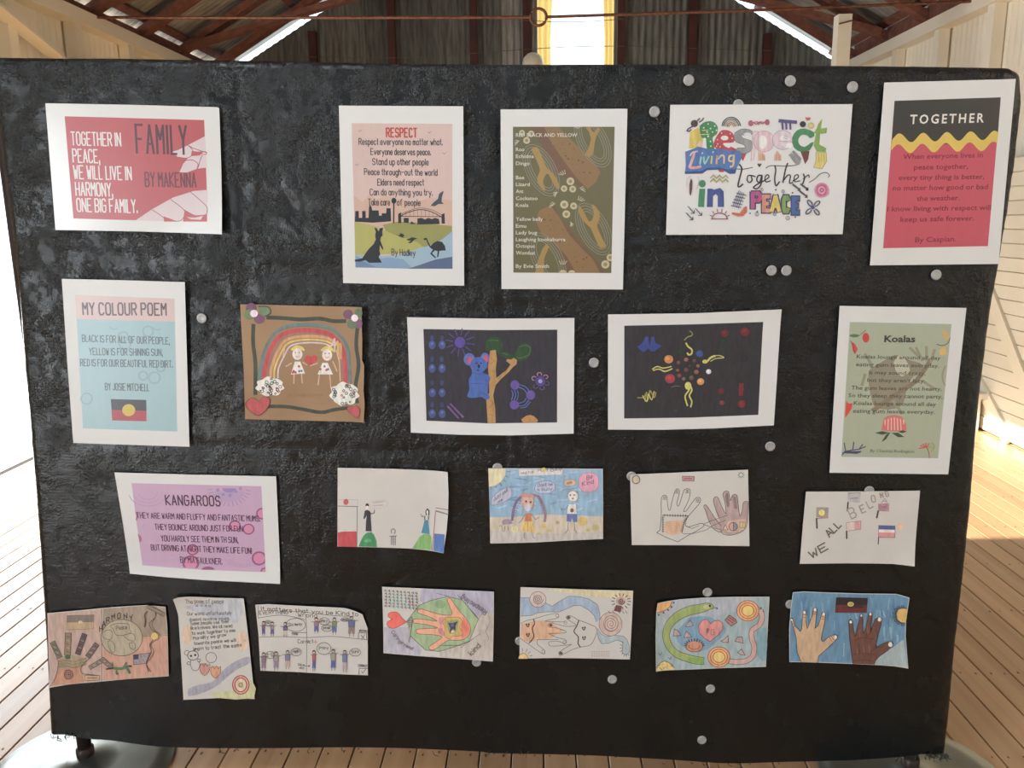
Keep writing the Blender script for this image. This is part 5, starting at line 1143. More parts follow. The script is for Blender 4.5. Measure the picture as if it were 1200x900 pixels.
s.poly('drawn_sun#1', (186, 168, 140), circ(150, 198, 28, 28)); s.line('drawn_sun#1', (90, 84, 50), circ(150, 196, 34, 36, 9), 6, closed=True); s.line('drawn_sun#1', (60, 76, 60), circ(150, 196, 38, 40, 5), 2, closed=True)
s.line('drawn_sun#2', (100, 106, 112), circ(1070, 155, 20, 20, 10), 6, closed=True); 
for k in range(8): a = k*PI/4; s.line('drawn_sun#2', (120, 126, 130), [(1070+24*math.cos(a), 155+24*math.sin(a)), (1070+32*math.cos(a), 155+32*math.sin(a))], 4)
s.done()

# ---- 15 flags WE ALL BELONG
s = Sheet('drawing', 'buff drawing of five small flags with the words WE ALL BELONG', 'drawing', (925, 555, 7.5), [(140, 152), (1140, 143), (1080, 797), (85, 785)], (190, 172, 160),
          outline=[(140, 152), (640, 150), (1140, 143), (1112, 450), (1080, 797), (900, 784), (500, 780), (85, 785), (112, 450)], mt='paper', ink='crayon', curls=((-45, .8, 1, .008),))
PD = (86, 74, 74)
s.poly('flag#1', (142, 132, 124), [(230, 288), (340, 290), (334, 384), (230, 378)]); s.poly('flag#1', (214, 186, 76), circ(278, 336, 26, 28)); s.line('flag#1', (170, 96, 110), [(232, 388), (334, 380)], 9); s.line('flag#1', (56, 50, 50), [(232, 388), (236, 472)], 14)
s.poly('flag#2', (158, 152, 158), [(506, 164), (620, 162), (610, 248), (506, 240)]); s.line('flag#2', (84, 76, 80), [(510, 164), (618, 162)], 5); s.line('flag#2', (120, 112, 124), [(525, 212), (595, 206)], 8); s.line('flag#2', (60, 54, 54), [(508, 246), (502, 320)], 13)
s.poly('flag#3', (160, 116, 126), [(772, 258), (870, 252), (866, 326), (772, 322)]); s.lines('flag#3', (120, 90, 110), 4, [(778, 275), (862, 300)], [(778, 300), (862, 275)], [(830, 212), (800, 250)], [(835, 215), (850, 250)], [(812, 235), (850, 235)]); s.line('flag#3', (66, 58, 60), [(772, 322), (760, 380)], 15)
s.poly('flag#4', (188, 168, 160), [(492, 424), (568, 412), (568, 488), (496, 498)]); s.poly('flag#4', (190, 128, 132), [(568, 412), (620, 408), (618, 482), (568, 488)]); s.line('flag#4', (130, 90, 90), [(492, 424), (620, 408), (618, 482), (496, 498), (492, 424)], 3.5); s.line('flag#4', (54, 48, 46), [(495, 500), (496, 562)], 13)
s.poly('flag#5', (68, 84, 124), [(776, 446), (920, 450), (920, 486), (776, 482)]); s.poly('flag#5', (196, 186, 186), [(776, 482), (920, 486), (920, 512), (776, 508)]); s.poly('flag#5', (192, 120, 126), [(776, 508), (920, 512), (918, 552), (778, 550)]); s.line('flag#5', (90, 70, 76), [(776, 446), (776, 552), (918, 554), (920, 450)], 4); s.line('flag#5', (70, 62, 64), [(776, 552), (772, 612)], 8)
for t_, a, b_, u_ in (('WE', (190, 735), (335, 655), 0), ('ALL', (345, 555), (445, 450), 0)):
    d = Vector((b_[0]-a[0], b_[1]-a[1])).normalized(); uu = (d.y, -d.x)
    s.write('pencil_letters', (90, 78, 76), t_, a, b_, 62, 12, gap=1.2, upv=uu, jit=.3)
for ch, x, y, h, a in (('B', 540, 390, 92, -25), ('E', 630, 340, 66, -22), ('L', 695, 300, 66, -28), ('O', 718, 245, 58, -10), ('N', 796, 205, 40, -15), ('G', 842, 195, 44, -15)):
    d = (math.cos(math.radians(a)), math.sin(math.radians(a))); s.write('pencil_letters', (100, 88, 86), ch, (x, y), (x+h*.55*d[0], y+h*.55*d[1]), h, 9, upv=(d[1], -d[0]))
    s.write('pencil_letters', (168, 152, 142), ch, (x, y), (x+h*.55*d[0], y+h*.55*d[1]), h, 3, upv=(d[1], -d[0]))
s.poly('drawn_smudge', (196, 160, 134), circ(962, 455, 28, 30)); s.done()

# ---- 16 peach hand and globe
s = Sheet('drawing', 'peach drawing of a decorated hand beside a globe with a green lizard, bottom left corner', 'drawing', (45, 695, 7.5), [(90, 168), (1125, 112), (1153, 720), (113, 812)], (205, 186, 168),
          outline=[(90, 168), (400, 140), (700, 112), (950, 98), (1125, 112), (1142, 300), (1148, 500), (1153, 720), (800, 745), (500, 772), (300, 785), (113, 812), (100, 500)], mt='paper', ink='crayon', curls=((-100, .8, 1, .006),))
PC = (186, 150, 132); LK = (84, 66, 58)
s.poly('coloured_ground', (180, 150, 136), [(94, 174), (566, 132), (566, 764), (115, 802)]); s.poly('coloured_ground', (152, 132, 112), [(578, 128), (950, 102), (1122, 116), (1142, 355), (930, 370), (575, 380)]); s.poly('coloured_ground', (190, 140, 118), [(575, 380), (930, 370), (1142, 362), (1150, 716), (578, 760)]); s.poly('coloured_ground', (184, 128, 98), [(188, 650), (384, 640), (390, 690), (420, 768), (140, 796), (176, 700)])
s.line('pencil_outline', LK, [(568, 130), (568, 762)], 5); s.line('pencil_outline', LK, [(925, 372), (1148, 360)], 3)
s.poly('drawn_flag', (124, 110, 98), [(262, 188), (500, 182), (498, 245), (262, 250)]); s.poly('drawn_flag', (180, 148, 108), [(262, 250), (498, 245), (496, 304), (262, 314)]); s.poly('drawn_flag', (196, 176, 140), circ(380, 246, 18, 14)); s.line('drawn_flag', LK, [(262, 188), (500, 182), (496, 304), (262, 314), (262, 188)], 2.5)
s.poly('globe', (166, 152, 128), circ(742, 382, 182, 160, 36)); s.line('globe', (72, 66, 56), circ(742, 382, 182, 160, 36), 5, closed=True)
for pts in ([(640, 275), (700, 258), (800, 262), (808, 310), (825, 330), (790, 352), (700, 362), (668, 310)], [(572, 340), (610, 318), (650, 320), (664, 360), (640, 400), (600, 390), (575, 370)], [(618, 415), (650, 410), (680, 450), (680, 500), (660, 512), (635, 480)], [(755, 360), (830, 345), (858, 370), (850, 410), (800, 400)], [(808, 430), (850, 425), (862, 460), (850, 485), (815, 470)]): s.line('globe', (84, 80, 64), curve(pts+[pts[0]], 3), 4.5)
s.write('pencil_words', (84, 74, 66), 'Peace', (695, 315), (790, 305), 34, 5, jit=.2)
for k, ch in enumerate('HARMONY'): a = math.radians(200+k*16); x, y = 742+192*math.cos(a), 382+172*math.sin(a); s.write('pencil_words', (64, 52, 50), ch, (x-14, y+8), (x+12, y-4), 44, 8, jit=.3)
s.poly('coloured_hand', (160, 142, 112), [(190, 560), (240, 540), (330, 535), (420, 560), (440, 590), (390, 640), (188, 655)])
for k, y in enumerate((575, 600, 625)): s.line('coloured_hand', (150-k*10, 116, 80), [(190, y+10), (250, y), (320, y+12), (400, y-8), (436, y-14)], 8, 4); s.line('coloured_hand', (90, 70, 56), [(190, y+20), (260, y+10), (320, y+22), (400, y+2), (430, y-4)], 3, 4)
for (x0, y0, x1, y1, w_, c) in ((140, 430, 195, 545, 44, (112, 104, 88)), (275, 355, 268, 520, 52, (140, 116, 90)), (415, 360, 360, 515, 44, (92, 72, 76)), (520, 445, 452, 540, 44, (110, 90, 90)), (580, 575, 470, 640, 34, (134, 116, 106)), (575, 570, 640, 630, 34, (134, 116, 106))):
    s.line('decorated_fingers', (74, 62, 56), [(x0, y0), (x1, y1)], w_+6); s.line('decorated_fingers', c, [(x0, y0), (x1, y1)], w_-4)
    n = 5
    for k in range(n): t_ = (k+.5)/n; xx, yy = x0+(x1-x0)*t_, y0+(y1-y0)*t_; s.line('decorated_fingers', (188, 166, 140) if k % 2 else (60, 50, 52), [(xx-w_*.25, yy-4), (xx+w_*.25, yy+6)], 4)
s.line('pencil_outline', LK, [(128, 795), (165, 730), (185, 640), (188, 590), (165, 560)], 4, 4); s.line('pencil_outline', LK, [(460, 560), (400, 620), (385, 660), (400, 695), (480, 705), (552, 715)], 4, 4); s.poly('coloured_hand', (70, 96, 70), circ(270, 548, 24, 20)); s.line('drawn_rosette', LK, circ(278, 702, 38, 40, 9), 6, closed=True); s.line('drawn_rosette', LK, circ(278, 702, 20, 22), 4, closed=True); s.dots('drawn_rosette', (110, 92, 110), [(278, 702)], 10)
s.poly('drawn_sign', (190, 150, 112), [(424, 708), (552, 712), (548, 750), (424, 756)]); s.line('drawn_sign', LK, [(424, 708), (552, 712), (548, 750), (424, 756), (424, 708)], 4); s.line('drawn_sign', LK, [(440, 732), (530, 732)], 5)
LZ = (76, 120, 70)
s.line('drawn_lizard', (50, 56, 44), [(610, 655), (660, 648), (690, 645), (740, 650), (790, 632), (828, 630)], 14, 4); s.line('drawn_lizard', LZ, [(680, 648), (740, 652), (800, 632)], 22, 4); s.line('drawn_lizard', LZ, [(700, 655), (696, 690), (710, 700)], 12); s.line('drawn_lizard', LZ, [(790, 650), (815, 690)], 18); s.line('drawn_lizard', LZ, [(760, 635), (785, 600)], 14); s.line('drawn_lizard', LZ, [(665, 640), (660, 600)], 10); s.dots('drawn_lizard', (50, 56, 44), [(790, 632), (812, 686), (702, 696)], 6)
s.poly('drawn_flag#2', (150, 136, 140), [(846, 530), (990, 515), (960, 600), (850, 615)]); s.poly('drawn_flag#2', (60, 62, 84), [(846, 530), (892, 526), (892, 568), (848, 572)]); s.line('drawn_flag#2', (74, 66, 72), [(846, 530), (990, 515), (955, 605), (850, 615), (846, 530)], 4)
for x, y in ((915, 545), (945, 540), (870, 595), (905, 592), (935, 580)): s.line('drawn_flag#2', (74, 70, 90), [(x-6, y-6), (x+6, y+6)], 4)
for dx in (0, 22): s.line('drawn_river', LK, [(1045-dx*.4, 160), (1040, 200), (1010-dx, 250), (1025-dx, 300), (1050-dx*.6, 345), (1040-dx, 400), (1000-dx*.5, 440), (1025-dx, 500), (1000-dx, 560), (960, 610), (1000-dx, 680)], 5, 4)
s.poly('drawn_river', (206, 172, 72), circ(1032, 366, 30, 32)); s.line('drawn_river', LK, circ(1046, 366, 32, 34, 14, -80, 90), 4); s.line('drawn_snake', LK, [(970, 150), (945, 180), (952, 230), (945, 285)], 10, 4); s.line('drawn_snake', (130, 116, 100), [(965, 105), (1020, 130), (1118, 180)], 26, 3); s.line('drawn_snake', LK, [(965, 118), (1015, 142), (1110, 192)], 5, 3); s.line('drawn_snake', LK, [(975, 95), (1040, 120), (1122, 165)], 4, 3)
s.done()

# ---- 17 handwritten poem of peace
s = Sheet('drawing', 'tall handwritten poem of peace with small bear and red target, slightly tilted', 'drawing', (195, 690, 6.667), [(68, 65), (610, 68), (695, 852), (140, 858)], (192, 186, 168),
          outline=[(68, 65), (110, 50), (180, 46), (400, 62), (610, 68), (650, 400), (695, 852), (560, 844), (400, 845), (140, 858), (120, 500), (100, 200)], mt='paper', ink='crayon', curls=((110, .85, 1, .008),))
s.poly('tinted_patches', (196, 166, 140), circ(170, 350, 40, 75)); s.poly('tinted_patches', (198, 168, 144), circ(600, 400, 40, 85)); s.poly('tinted_patches', (168, 168, 176), [(140, 130), (300, 200), (560, 260), (600, 90), (500, 75)], 2); s.poly('tinted_patches', (150, 146, 160), [(180, 770), (260, 740), (360, 720), (420, 660), (480, 600), (560, 550), (650, 520), (660, 570), (560, 620), (470, 690), (400, 750), (300, 800), (180, 830)], 2); s.poly('tinted_patches', (178, 178, 130), [(360, 800), (560, 780), (670, 700), (690, 845), (400, 842)], 2); s.poly('tinted_patches', (188, 150, 120), circ(620, 395, 12, 10))
HW = (60, 52, 50)
for t_, a, b_, h in (('The poem of peace', (160, 105), (452, 106), 34), ('o o o o', (240, 128), (355, 132), 20), ('Our world unfortunately', (170, 200), (518, 192), 26), ('doesnt revolve yours.', (188, 243), (500, 232), 25), ('Some people use their', (195, 275), (495, 258), 25), ('like knives. We all need', (200, 310), (522, 292), 25), ('to work together to see', (208, 352), (545, 326), 25), ('Morality we grow', (218, 392), (475, 360), 25), ('towards peace we will', (222, 430), (548, 402), 25), ('learn to treat the same', (222, 475), (592, 442), 27)):
    s.write('handwriting', HW, t_, a, b_, h, 3.6, jit=.45, gap=1.5)
s.line('drawn_bear', HW, circ(215, 512, 42, 36), 5, closed=True); s.dots('drawn_bear', (50, 44, 44), [(200, 515), (232, 508)], 9); s.line('drawn_bear', (120, 60, 56), circ(168, 490, 20, 18, 12, 60, 330), 4); s.line('drawn_bear', HW, circ(240, 472, 16, 14, 12, 160, 400), 4); s.line('drawn_bear', HW, [(200, 545), (195, 580), (215, 625), (250, 625), (268, 590), (262, 555)], 4, 4); s.line('drawn_bear', HW, circ(182, 572, 14, 12), 4, closed=True); s.line('drawn_bear', HW, circ(262, 550, 12, 12), 4, closed=True)
for cx, cy, c in ((305, 618, (180, 130, 116)), (390, 638, (196, 142, 104))): s.poly('drawn_paws', c, circ(cx, cy, 38, 48)); s.line('drawn_paws', (136, 60, 60), [(cx-30, cy-40), (cx-36, cy+10), (cx, cy+50), (cx+38, cy+10), (cx+40, cy-42), (cx+22, cy-22), (cx+10, cy-44), (cx-6, cy-24), (cx-20, cy-44), (cx-30, cy-30)], 4, 3)
s.line('drawn_paws', (90, 70, 64), circ(357, 528, 42, 40), 4, closed=True); s.line('drawn_cloud', (136, 126, 150), [(185, 815), (220, 775), (300, 790), (370, 755)], 3, 4); s.line('drawn_cloud', (136, 126, 150), [(425, 745), (440, 680), (490, 660), (560, 590), (600, 570)], 3, 4)
for r1, r2, c in ((68, 76, (150, 50, 52)), (60, 68, (206, 146, 130)), (50, 58, (150, 50, 52)), (42, 50, (196, 180, 150)), (18, 20, (90, 84, 76)), (13, 15, (170, 150, 90))): s.poly('drawn_target', c, circ(588, 740, r1, r2, 24))
s.done()

# ---- 18 comic
s = Sheet('drawing', 'four panel comic of small figures with speech bubbles, top right corner torn away', 'drawing', (295, 690, 8), [(40, 140), (1080, 160), (1093, 800), (88, 757)], (204, 192, 178),
          outline=[(40, 140), (160, 134), (400, 148), (850, 168), (900, 175), (980, 198), (1045, 225), (1062, 280), (1090, 360), (1092, 560), (1093, 800), (700, 785), (400, 768), (88, 757), (70, 420)], mt='paper', ink='crayon', curls=((45, .85, 1, .010),))
BI = (62, 50, 50)
s.write('comic_lettering', BI, 'It matters that you be Kind to', (95, 192), (1000, 245), 36, 5.5, jit=.4); s.write('comic_lettering', BI, 'EVERYTHING', (78, 232), (345, 226), 34, 5, jit=.3)
s.write('comic_lettering', BI, 'Wrong', (440, 250), (615, 260), 36, 5, jit=.4); s.write('comic_lettering', BI, 'Correct', (440, 500), (580, 500), 36, 4.5, jit=.4); s.line('comic_lettering', (190, 110, 50), [(585, 488), (620, 488)], 5); s.line('comic_lettering', (190, 110, 50), [(602, 472), (602, 502)], 5)
s.lines('panel_lines', BI, 4, [(68, 150), (66, 240), (74, 268)], [(74, 262), (250, 238), (380, 250), (505, 280)], [(345, 205), (480, 205), (700, 235), (960, 250)], [(512, 222), (522, 440), (518, 770)], [(80, 442), (300, 438), (520, 446), (740, 436), (900, 448), (1085, 468)], [(524, 400), (380, 402)], smooth=4)
s.line('panel_lines', BI, [(1006, 400), (1082, 405), (1080, 465)], 5); s.line('panel_lines', BI, [(1006, 400), (1004, 460)], 5); s.lines('panel_lines', BI, 5, [(1030, 425), (1062, 460)], [(1064, 420), (1034, 462)], [(1012, 735), (1092, 735)], [(1012, 735), (1010, 790)]); s.line('panel_lines', BI, [(1034, 762), (1046, 778), (1072, 742)], 5)
s.write('comic_lettering', BI, 'WRONG', (1012, 392), (1085, 396), 20, 4, jit=.3); s.write('comic_lettering', BI, 'CORRECT', (1004, 718), (1090, 722), 20, 4, jit=.3); s.write('comic_lettering', BI, 'Nice', (442, 712), (500, 712), 24, 3.6, jit=.3); s.write('comic_lettering', BI, 'way', (452, 738), (498, 738), 22, 3.6, jit=.3); s.line('panel_lines', BI, [(500, 712), (550, 712)], 4); s.line('panel_lines', BI, [(538, 704), (552, 712), (538, 720)], 4)
kid = 0
for x, y, h, w_, top, bot in ((118, 310, 120, 30, (110, 84, 110), (86, 74, 130)), (200, 315, 115, 34, (150, 126, 140), (96, 86, 140)), (322, 318, 125, 40, (110, 92, 140), (190, 170, 150)), (612, 275, 130, 44, (150, 110, 120), (96, 96, 160)), (780, 275, 140, 42, (120, 130, 90), (86, 110, 170)), (940, 262, 170, 60, (94, 104, 150), (140, 116, 110)),
                              (120, 600, 150, 42, (140, 110, 120), (130, 110, 130)), (235, 592, 155, 46, (150, 140, 130), (140, 120, 150)), (343, 580, 160, 44, (120, 116, 150), (180, 150, 130)), (590, 580, 175, 30, (170, 84, 90), (90, 90, 160)), (770, 570, 180, 44, (140, 140, 120), (86, 96, 170)), (878, 578, 190, 42, (100, 120, 160), (170, 150, 150))):
    kid += 1; pn = 'comic_figure#%d' % kid
    s.poly(pn, (200, 170, 150), circ(x, y, 15, 17)); s.line(pn, BI, circ(x, y, 15, 17), 4, closed=True); s.poly(pn, (58, 44, 44), circ(x, y-6, 16, 12, 10, 180, 360)); s.dots(pn, BI, [(x-5, y+2), (x+5, y+2)], 2)
    s.poly(pn, top, [(x-w_*.5, y+20), (x+w_*.5, y+20), (x+w_*.45, y+h*.5), (x-w_*.45, y+h*.5)]); s.line(pn, BI, [(x-w_*.5, y+20), (x+w_*.5, y+20), (x+w_*.45, y+h*.5), (x-w_*.45, y+h*.5), (x-w_*.5, y+20)], 3)
    s.poly(pn, bot, [(x-w_*.45, y+h*.5), (x+w_*.45, y+h*.5), (x+w_*.5, y+h*.86), (x+w_*.1, y+h*.86), (x, y+h*.66), (x-w_*.1, y+h*.86), (x-w_*.5, y+h*.86)]); s.lines(pn, BI, 4, [(x-w_*.3, y+h*.86), (x-w_*.3, y+h)], [(x+w_*.3, y+h*.86), (x+w_*.3, y+h)], [(x-w_*.5, y+26), (x-w_*1.1, y+22)], [(x+w_*.5, y+26), (x+w_*1.1, y+20)])
for cx, cy, rx, ry, t_ in ((160, 308, 28, 26, 'No'), (420, 325, 92, 62, 'Go away'), (688, 290, 46, 34, 'Hey'), (712, 355, 50, 30, 'stop'), (880, 275, 40, 18, 'Oh no'), (182, 605, 40, 34, 'Hi'), (425, 578, 48, 36, 'Hello'), (684, 545, 66, 56, 'Play'), (975, 580, 52, 36, 'Sure')):
    s.line('speech_bubbles', BI, circ(cx, cy, rx, ry), 4, closed=True); s.write('speech_writing', BI, t_, (cx-rx*.65, cy+9), (cx+rx*.65, cy+3), min(26, ry*.8), 3.6, jit=.4)
s.write('comic_lettering', BI, 'Time', (380, 420), (440, 418), 20, 3.5, jit=.3); s.done()

# ---- 19 hand on green
s = Sheet('drawing', 'drawing of an orange hand lying on a green polygon beside a red heart', 'drawing', (440, 680, 8), [(65, 52), (1112, 98), (1102, 742), (80, 670)], (172, 164, 158),
          outline=[(65, 52), (400, 66), (750, 82), (1112, 98), (1110, 400), (1102, 742), (800, 720), (400, 695), (80, 670), (76, 400), (68, 120)], mt='paper', ink='crayon', curls=((-90, .8, 1, .005),))
s.poly('tinted_background', (146, 142, 160), [(430, 70), (1108, 102), (1098, 736), (620, 704), (640, 400), (420, 180)]); s.poly('tinted_background', (160, 150, 140), [(620, 560), (1000, 300), (1106, 300), (1098, 736), (600, 700)]); s.poly('tinted_background', (150, 146, 158), [(82, 430), (330, 430), (440, 640), (420, 690), (84, 666)])
s.poly('green_polygon', (128, 150, 110), [(295, 375), (410, 225), (520, 180), (680, 142), (815, 175), (965, 355), (880, 560), (740, 615), (600, 655), (470, 642), (330, 510)]); s.line('green_polygon', (66, 62, 58), [(295, 375), (410, 225), (520, 180), (680, 142), (815, 175), (965, 355), (880, 560), (740, 615), (600, 655), (470, 642), (330, 510)], 4.5)
s.poly('green_polygon', (112, 138, 96), circ(610, 215, 50, 40))
HD = [(395, 280), (410, 262), (450, 262), (560, 298), (680, 318), (720, 300), (700, 240), (678, 190), (680, 160), (705, 160), (740, 210), (800, 290), (860, 360), (892, 430), (880, 500), (820, 545), (740, 552), (690, 550), (640, 580), (560, 636), (520, 640), (500, 620), (520, 600), (580, 560), (625, 520), (560, 502), (470, 495), (400, 490), (382, 465), (400, 448), (500, 440), (585, 436), (500, 410), (400, 395), (362, 388), (360, 358), (400, 350), (500, 362), (580, 372), (500, 330), (410, 300)]
s.poly('coloured_hand', (196, 136, 104), HD); s.poly('coloured_hand', (196, 100, 80), [(800, 320), (860, 370), (888, 440), (870, 500), (810, 530), (800, 440), (825, 360)], 2); s.line('coloured_hand', (96, 56, 46), curve(HD+[HD[0]], 3), 4.5); s.poly('coloured_hand', (180, 120, 116), [(590, 345), (640, 335), (640, 400), (600, 400)], 2); s.poly('coloured_hand', (176, 110, 110), [(590, 440), (630, 440), (650, 510), (600, 490)], 2)
s.poly('coloured_flower', (170, 140, 70), [(630, 380), (660, 340), (740, 335), (800, 345), (815, 390), (790, 430), (818, 480), (800, 510), (720, 515), (700, 540), (650, 510), (655, 440)], 3); s.line('coloured_flower', (150, 70, 40), curve([(630, 380), (660, 340), (740, 335), (800, 345), (815, 390), (790, 430), (818, 480), (800, 510), (720, 515), (700, 540), (650, 510), (655, 440), (630, 380)], 3), 4); s.poly('coloured_flower', (120, 130, 80), [(670, 370), (770, 360), (780, 400), (760, 470), (700, 490), (680, 430)], 2)
s.poly('coloured_flower', (66, 52, 66), [(682, 388), (725, 392), (776, 372), (752, 420), (752, 458), (728, 446), (695, 488), (704, 436)]); s.poly('coloured_flower', (90, 76, 130), circ(722, 410, 18, 15)); s.poly('coloured_flower', (180, 170, 140), circ(728, 470, 16, 12))
s.poly('coloured_heart', (204, 78, 66), [(296, 380), (250, 340), (220, 300), (190, 286), (150, 288), (124, 305), (128, 335), (150, 355), (120, 375), (114, 405), (135, 432), (175, 440), (225, 420)]); s.line('coloured_heart', (120, 50, 46), curve([(296, 380), (250, 340), (220, 300), (190, 286), (150, 288), (124, 305), (128, 335), (165, 358), (120, 375), (114, 405), (135, 432), (175, 440), (225, 420), (296, 380)], 3), 4)
s.poly('drawn_kite_tail', (130, 122, 120), [(300, 375), (345, 330), (356, 380), (322, 450)]); s.line('drawn_kite_tail', BI, [(296, 385), (345, 328), (352, 380), (318, 570)], 4)
for k in range(4): s.line('drawn_kite_tail', BI, [(305+k*4, 372+k*18), (348-k*3, 362+k*18)], 3)
s.lines('pencil_lines', BI, 3.5, [(318, 570), (330, 520), (350, 340)], [(575, 112), (690, 138)], [(770, 125), (960, 340)], [(965, 355), (1000, 300)], [(800, 622), (985, 488)], [(620, 600), (800, 600), (880, 560)])
rng = random.Random(31)
for j in range(6):
    for i in range(9):
        x, y = 100+i*36+rng.uniform(-4, 4), 88+j*28+i*3
        if x > 425: continue
        s.line('small_marks', (92, 136, 136) if (1 < i < 6 and j > 0) else (96, 92, 96), [(x-10, y), (x, y-8), (x+6, y+8)], 7); s.line('small_marks', (66, 60, 60), [(x+4, y-10), (x+8, y+8)], 4)
def along(part, col, txt, a, b_, h, w_, flip=1):
    d = Vector((b_[0]-a[0], b_[1]-a[1])).normalized(); s.write(part, col, txt, a, b_, h, w_, upv=(d.y*flip, -d.x*flip), jit=.2)
along('pencil_words', BI, 'Respecting', (1050, 275), (820, 125), 46, 4.5); along('pencil_words', BI, 'kind', (905, 690), (990, 605), 50, 5); along('pencil_words', BI, 'Caring', (150, 470), (230, 575), 30, 4, 1); along('pencil_words', BI, 'Friend', (240, 590), (350, 640), 30, 4, 1)
s.line('pencil_outline', (120, 90, 84), [(1060, 318), (1078, 370), (1050, 430), (1036, 470), (1060, 520), (1055, 552)], 4, 4); s.done()

# ---- 20 river and hands
s = Sheet('drawing', 'cream drawing of a blue river curving above two overlapping outlined hands', 'drawing', (600, 680, 8), [(80, 55), (1134, 88), (1103, 731), (70, 724)], (190, 170, 152),
          outline=[(80, 55), (400, 66), (700, 78), (1134, 88), (1120, 400), (1103, 731), (700, 722), (400, 718), (70, 724), (74, 400)], mt='paper', ink='crayon')
RV = (134, 152, 172); BK = (78, 62, 58)
s.poly('tinted_background', (180, 168, 128), [(250, 70), (700, 82), (1130, 92), (1128, 160), (800, 150), (520, 110)]); s.poly('tinted_background', (186, 144, 110), [(215, 370), (340, 370), (480, 460), (350, 540), (235, 545), (210, 560), (170, 570), (80, 540), (90, 400)])
riv = [(82, 155), (170, 155), (240, 160), (310, 200), (375, 235), (440, 190), (530, 140), (620, 142), (720, 165), (800, 220), (822, 300), (822, 360), (790, 380), (770, 320), (720, 270), (640, 225), (580, 228), (500, 262), (440, 288), (330, 285), (240, 295), (180, 320), (82, 326)]
s.poly('coloured_river', RV, riv); s.line('coloured_river', (66, 76, 96), riv[:12], 4, 0); s.line('coloured_river', (66, 76, 96), riv[12:], 4, 0)
riv2 = [(800, 440), (830, 490), (880, 520), (960, 505), (1040, 512), (1075, 545), (1095, 600), (1100, 660), (1070, 690), (1030, 670), (1035, 600), (1040, 570), (980, 550), (900, 580), (840, 585), (810, 540), (800, 480)]
s.poly('coloured_river', (140, 156, 160), riv2); s.line('coloured_river', (66, 76, 86), riv2, 4); 
for k in range(8): a = math.radians(60+k*24); s.line('coloured_river', (66, 62, 62), [(1065+40*math.cos(a), 625+60*math.sin(a)), (1065+56*math.cos(a), 625+80*math.sin(a))], 5)
def spiral(part, cx, cy, R_, turns, w_, col, k=1.0): s.line(part, col, [(cx+R_*(1-i/(turns*16))*math.cos(i*PI/8), cy+k*R_*(1-i/(turns*16))*math.sin(i*PI/8)) for i in range(int(turns*16)-3)], w_)
s.poly('drawn_spiral#1', (176, 158, 150), circ(243, 170, 76, 74, 24)); s.line('drawn_spiral#1', BK, circ(243, 170, 76, 74, 24), 4, closed=True); spiral('drawn_spiral#1', 243, 168, 48, 3, 6, (96, 70, 74))
s.poly('drawn_spiral#2', (174, 150, 140), circ(922, 400, 108, 110, 28)); s.line('drawn_spiral#2', BK, circ(922, 400, 108, 110, 28), 4, closed=True); spiral('drawn_spiral#2', 925, 400, 68, 3, 5, (104, 78, 76), 1.05); s.line('drawn_spiral#2', BK, circ(925, 395, 68, 74, 24), 4, closed=True)
s.poly('drawn_sun', (170, 140, 130), circ(1020, 185, 48, 40)); spiral('drawn_sun', 1022, 188, 30, 2, 10, (84, 66, 66)); s.poly('drawn_sun', (110, 60, 62), [(975, 220), (1030, 232), (1018, 290), (950, 275)]); s.lines('drawn_sun', (70, 50, 52), 5, [(985, 225), (970, 280)], [(1005, 230), (995, 282)])
for k in range(14): a = math.radians(k*26); s.line('drawn_sun', (80, 66, 68), [(1020+64*math.cos(a), 188+54*math.sin(a)), (1020+90*math.cos(a), 188+76*math.sin(a))], 8)
for x in (900, 940, 990, 1030, 1060): s.line('drawn_sun', (86, 70, 70), [(x, 275), (x+18, 300)], 5)
s.lines('drawn_hand#1', BK, 4, [(82, 395), (130, 370), (210, 350), (330, 315), (415, 300), (438, 322), (420, 345), (310, 372), (500, 380)], [(385, 385), (340, 398), (345, 428), (400, 432), (495, 462), (490, 482), (345, 488)], [(345, 490), (420, 525), (500, 545), (508, 570), (490, 582), (430, 560), (350, 565), (345, 590), (370, 606), (470, 600), (556, 590)], [(235, 545), (430, 545)], [(235, 545), (240, 590), (300, 640), (308, 665), (290, 680), (200, 620), (75, 530)], smooth=3)
s.lines('drawn_hand#2', BK, 4, [(780, 425), (700, 390), (620, 360), (550, 322), (515, 325), (512, 350), (600, 410), (500, 420), (380, 388)], [(780, 425), (795, 470), (760, 560), (720, 600), (640, 615), (560, 640), (460, 692), (440, 680), (450, 655), (556, 590)], smooth=3)
for x, y in ((425, 320), (490, 570), (292, 655), (500, 385)): s.line('drawn_hand#1', (110, 90, 84), circ(x, y, 13, 16), 4, closed=True)
for x, y in ((530, 338), (362, 410), (458, 672)): s.poly('drawn_hand#2', (84, 70, 68), circ(x, y, 17, 15))
s.line('hand_bands', (70, 40, 40), [(202, 355), (212, 395), (190, 440), (205, 510), (185, 550), (160, 578)], 9, 4); s.line('hand_bands', (50, 42, 42), [(625, 365), (605, 420), (580, 470), (620, 520), (618, 580), (638, 612)], 9, 4)
for x, y, c in ((148, 410, (80, 50, 48)), (150, 500, (80, 50, 48)), (672, 440, (84, 70, 68)), (674, 530, (84, 70, 68))): s.line('drawn_hearts', c, [(x-16, y-6), (x-4, y+14), (x+4, y+14), (x+14, y-8)], 9); s.dots('drawn_hearts', c, [(x-10, y-8), (x+10, y-10)], 8)
s.poly('drawn_rising_sun', (196, 160, 92), circ(105, 724, 44, 48, 12, 180, 360)); s.line('drawn_rising_sun', BK, circ(105, 720, 44, 48, 12, 180, 360), 4)
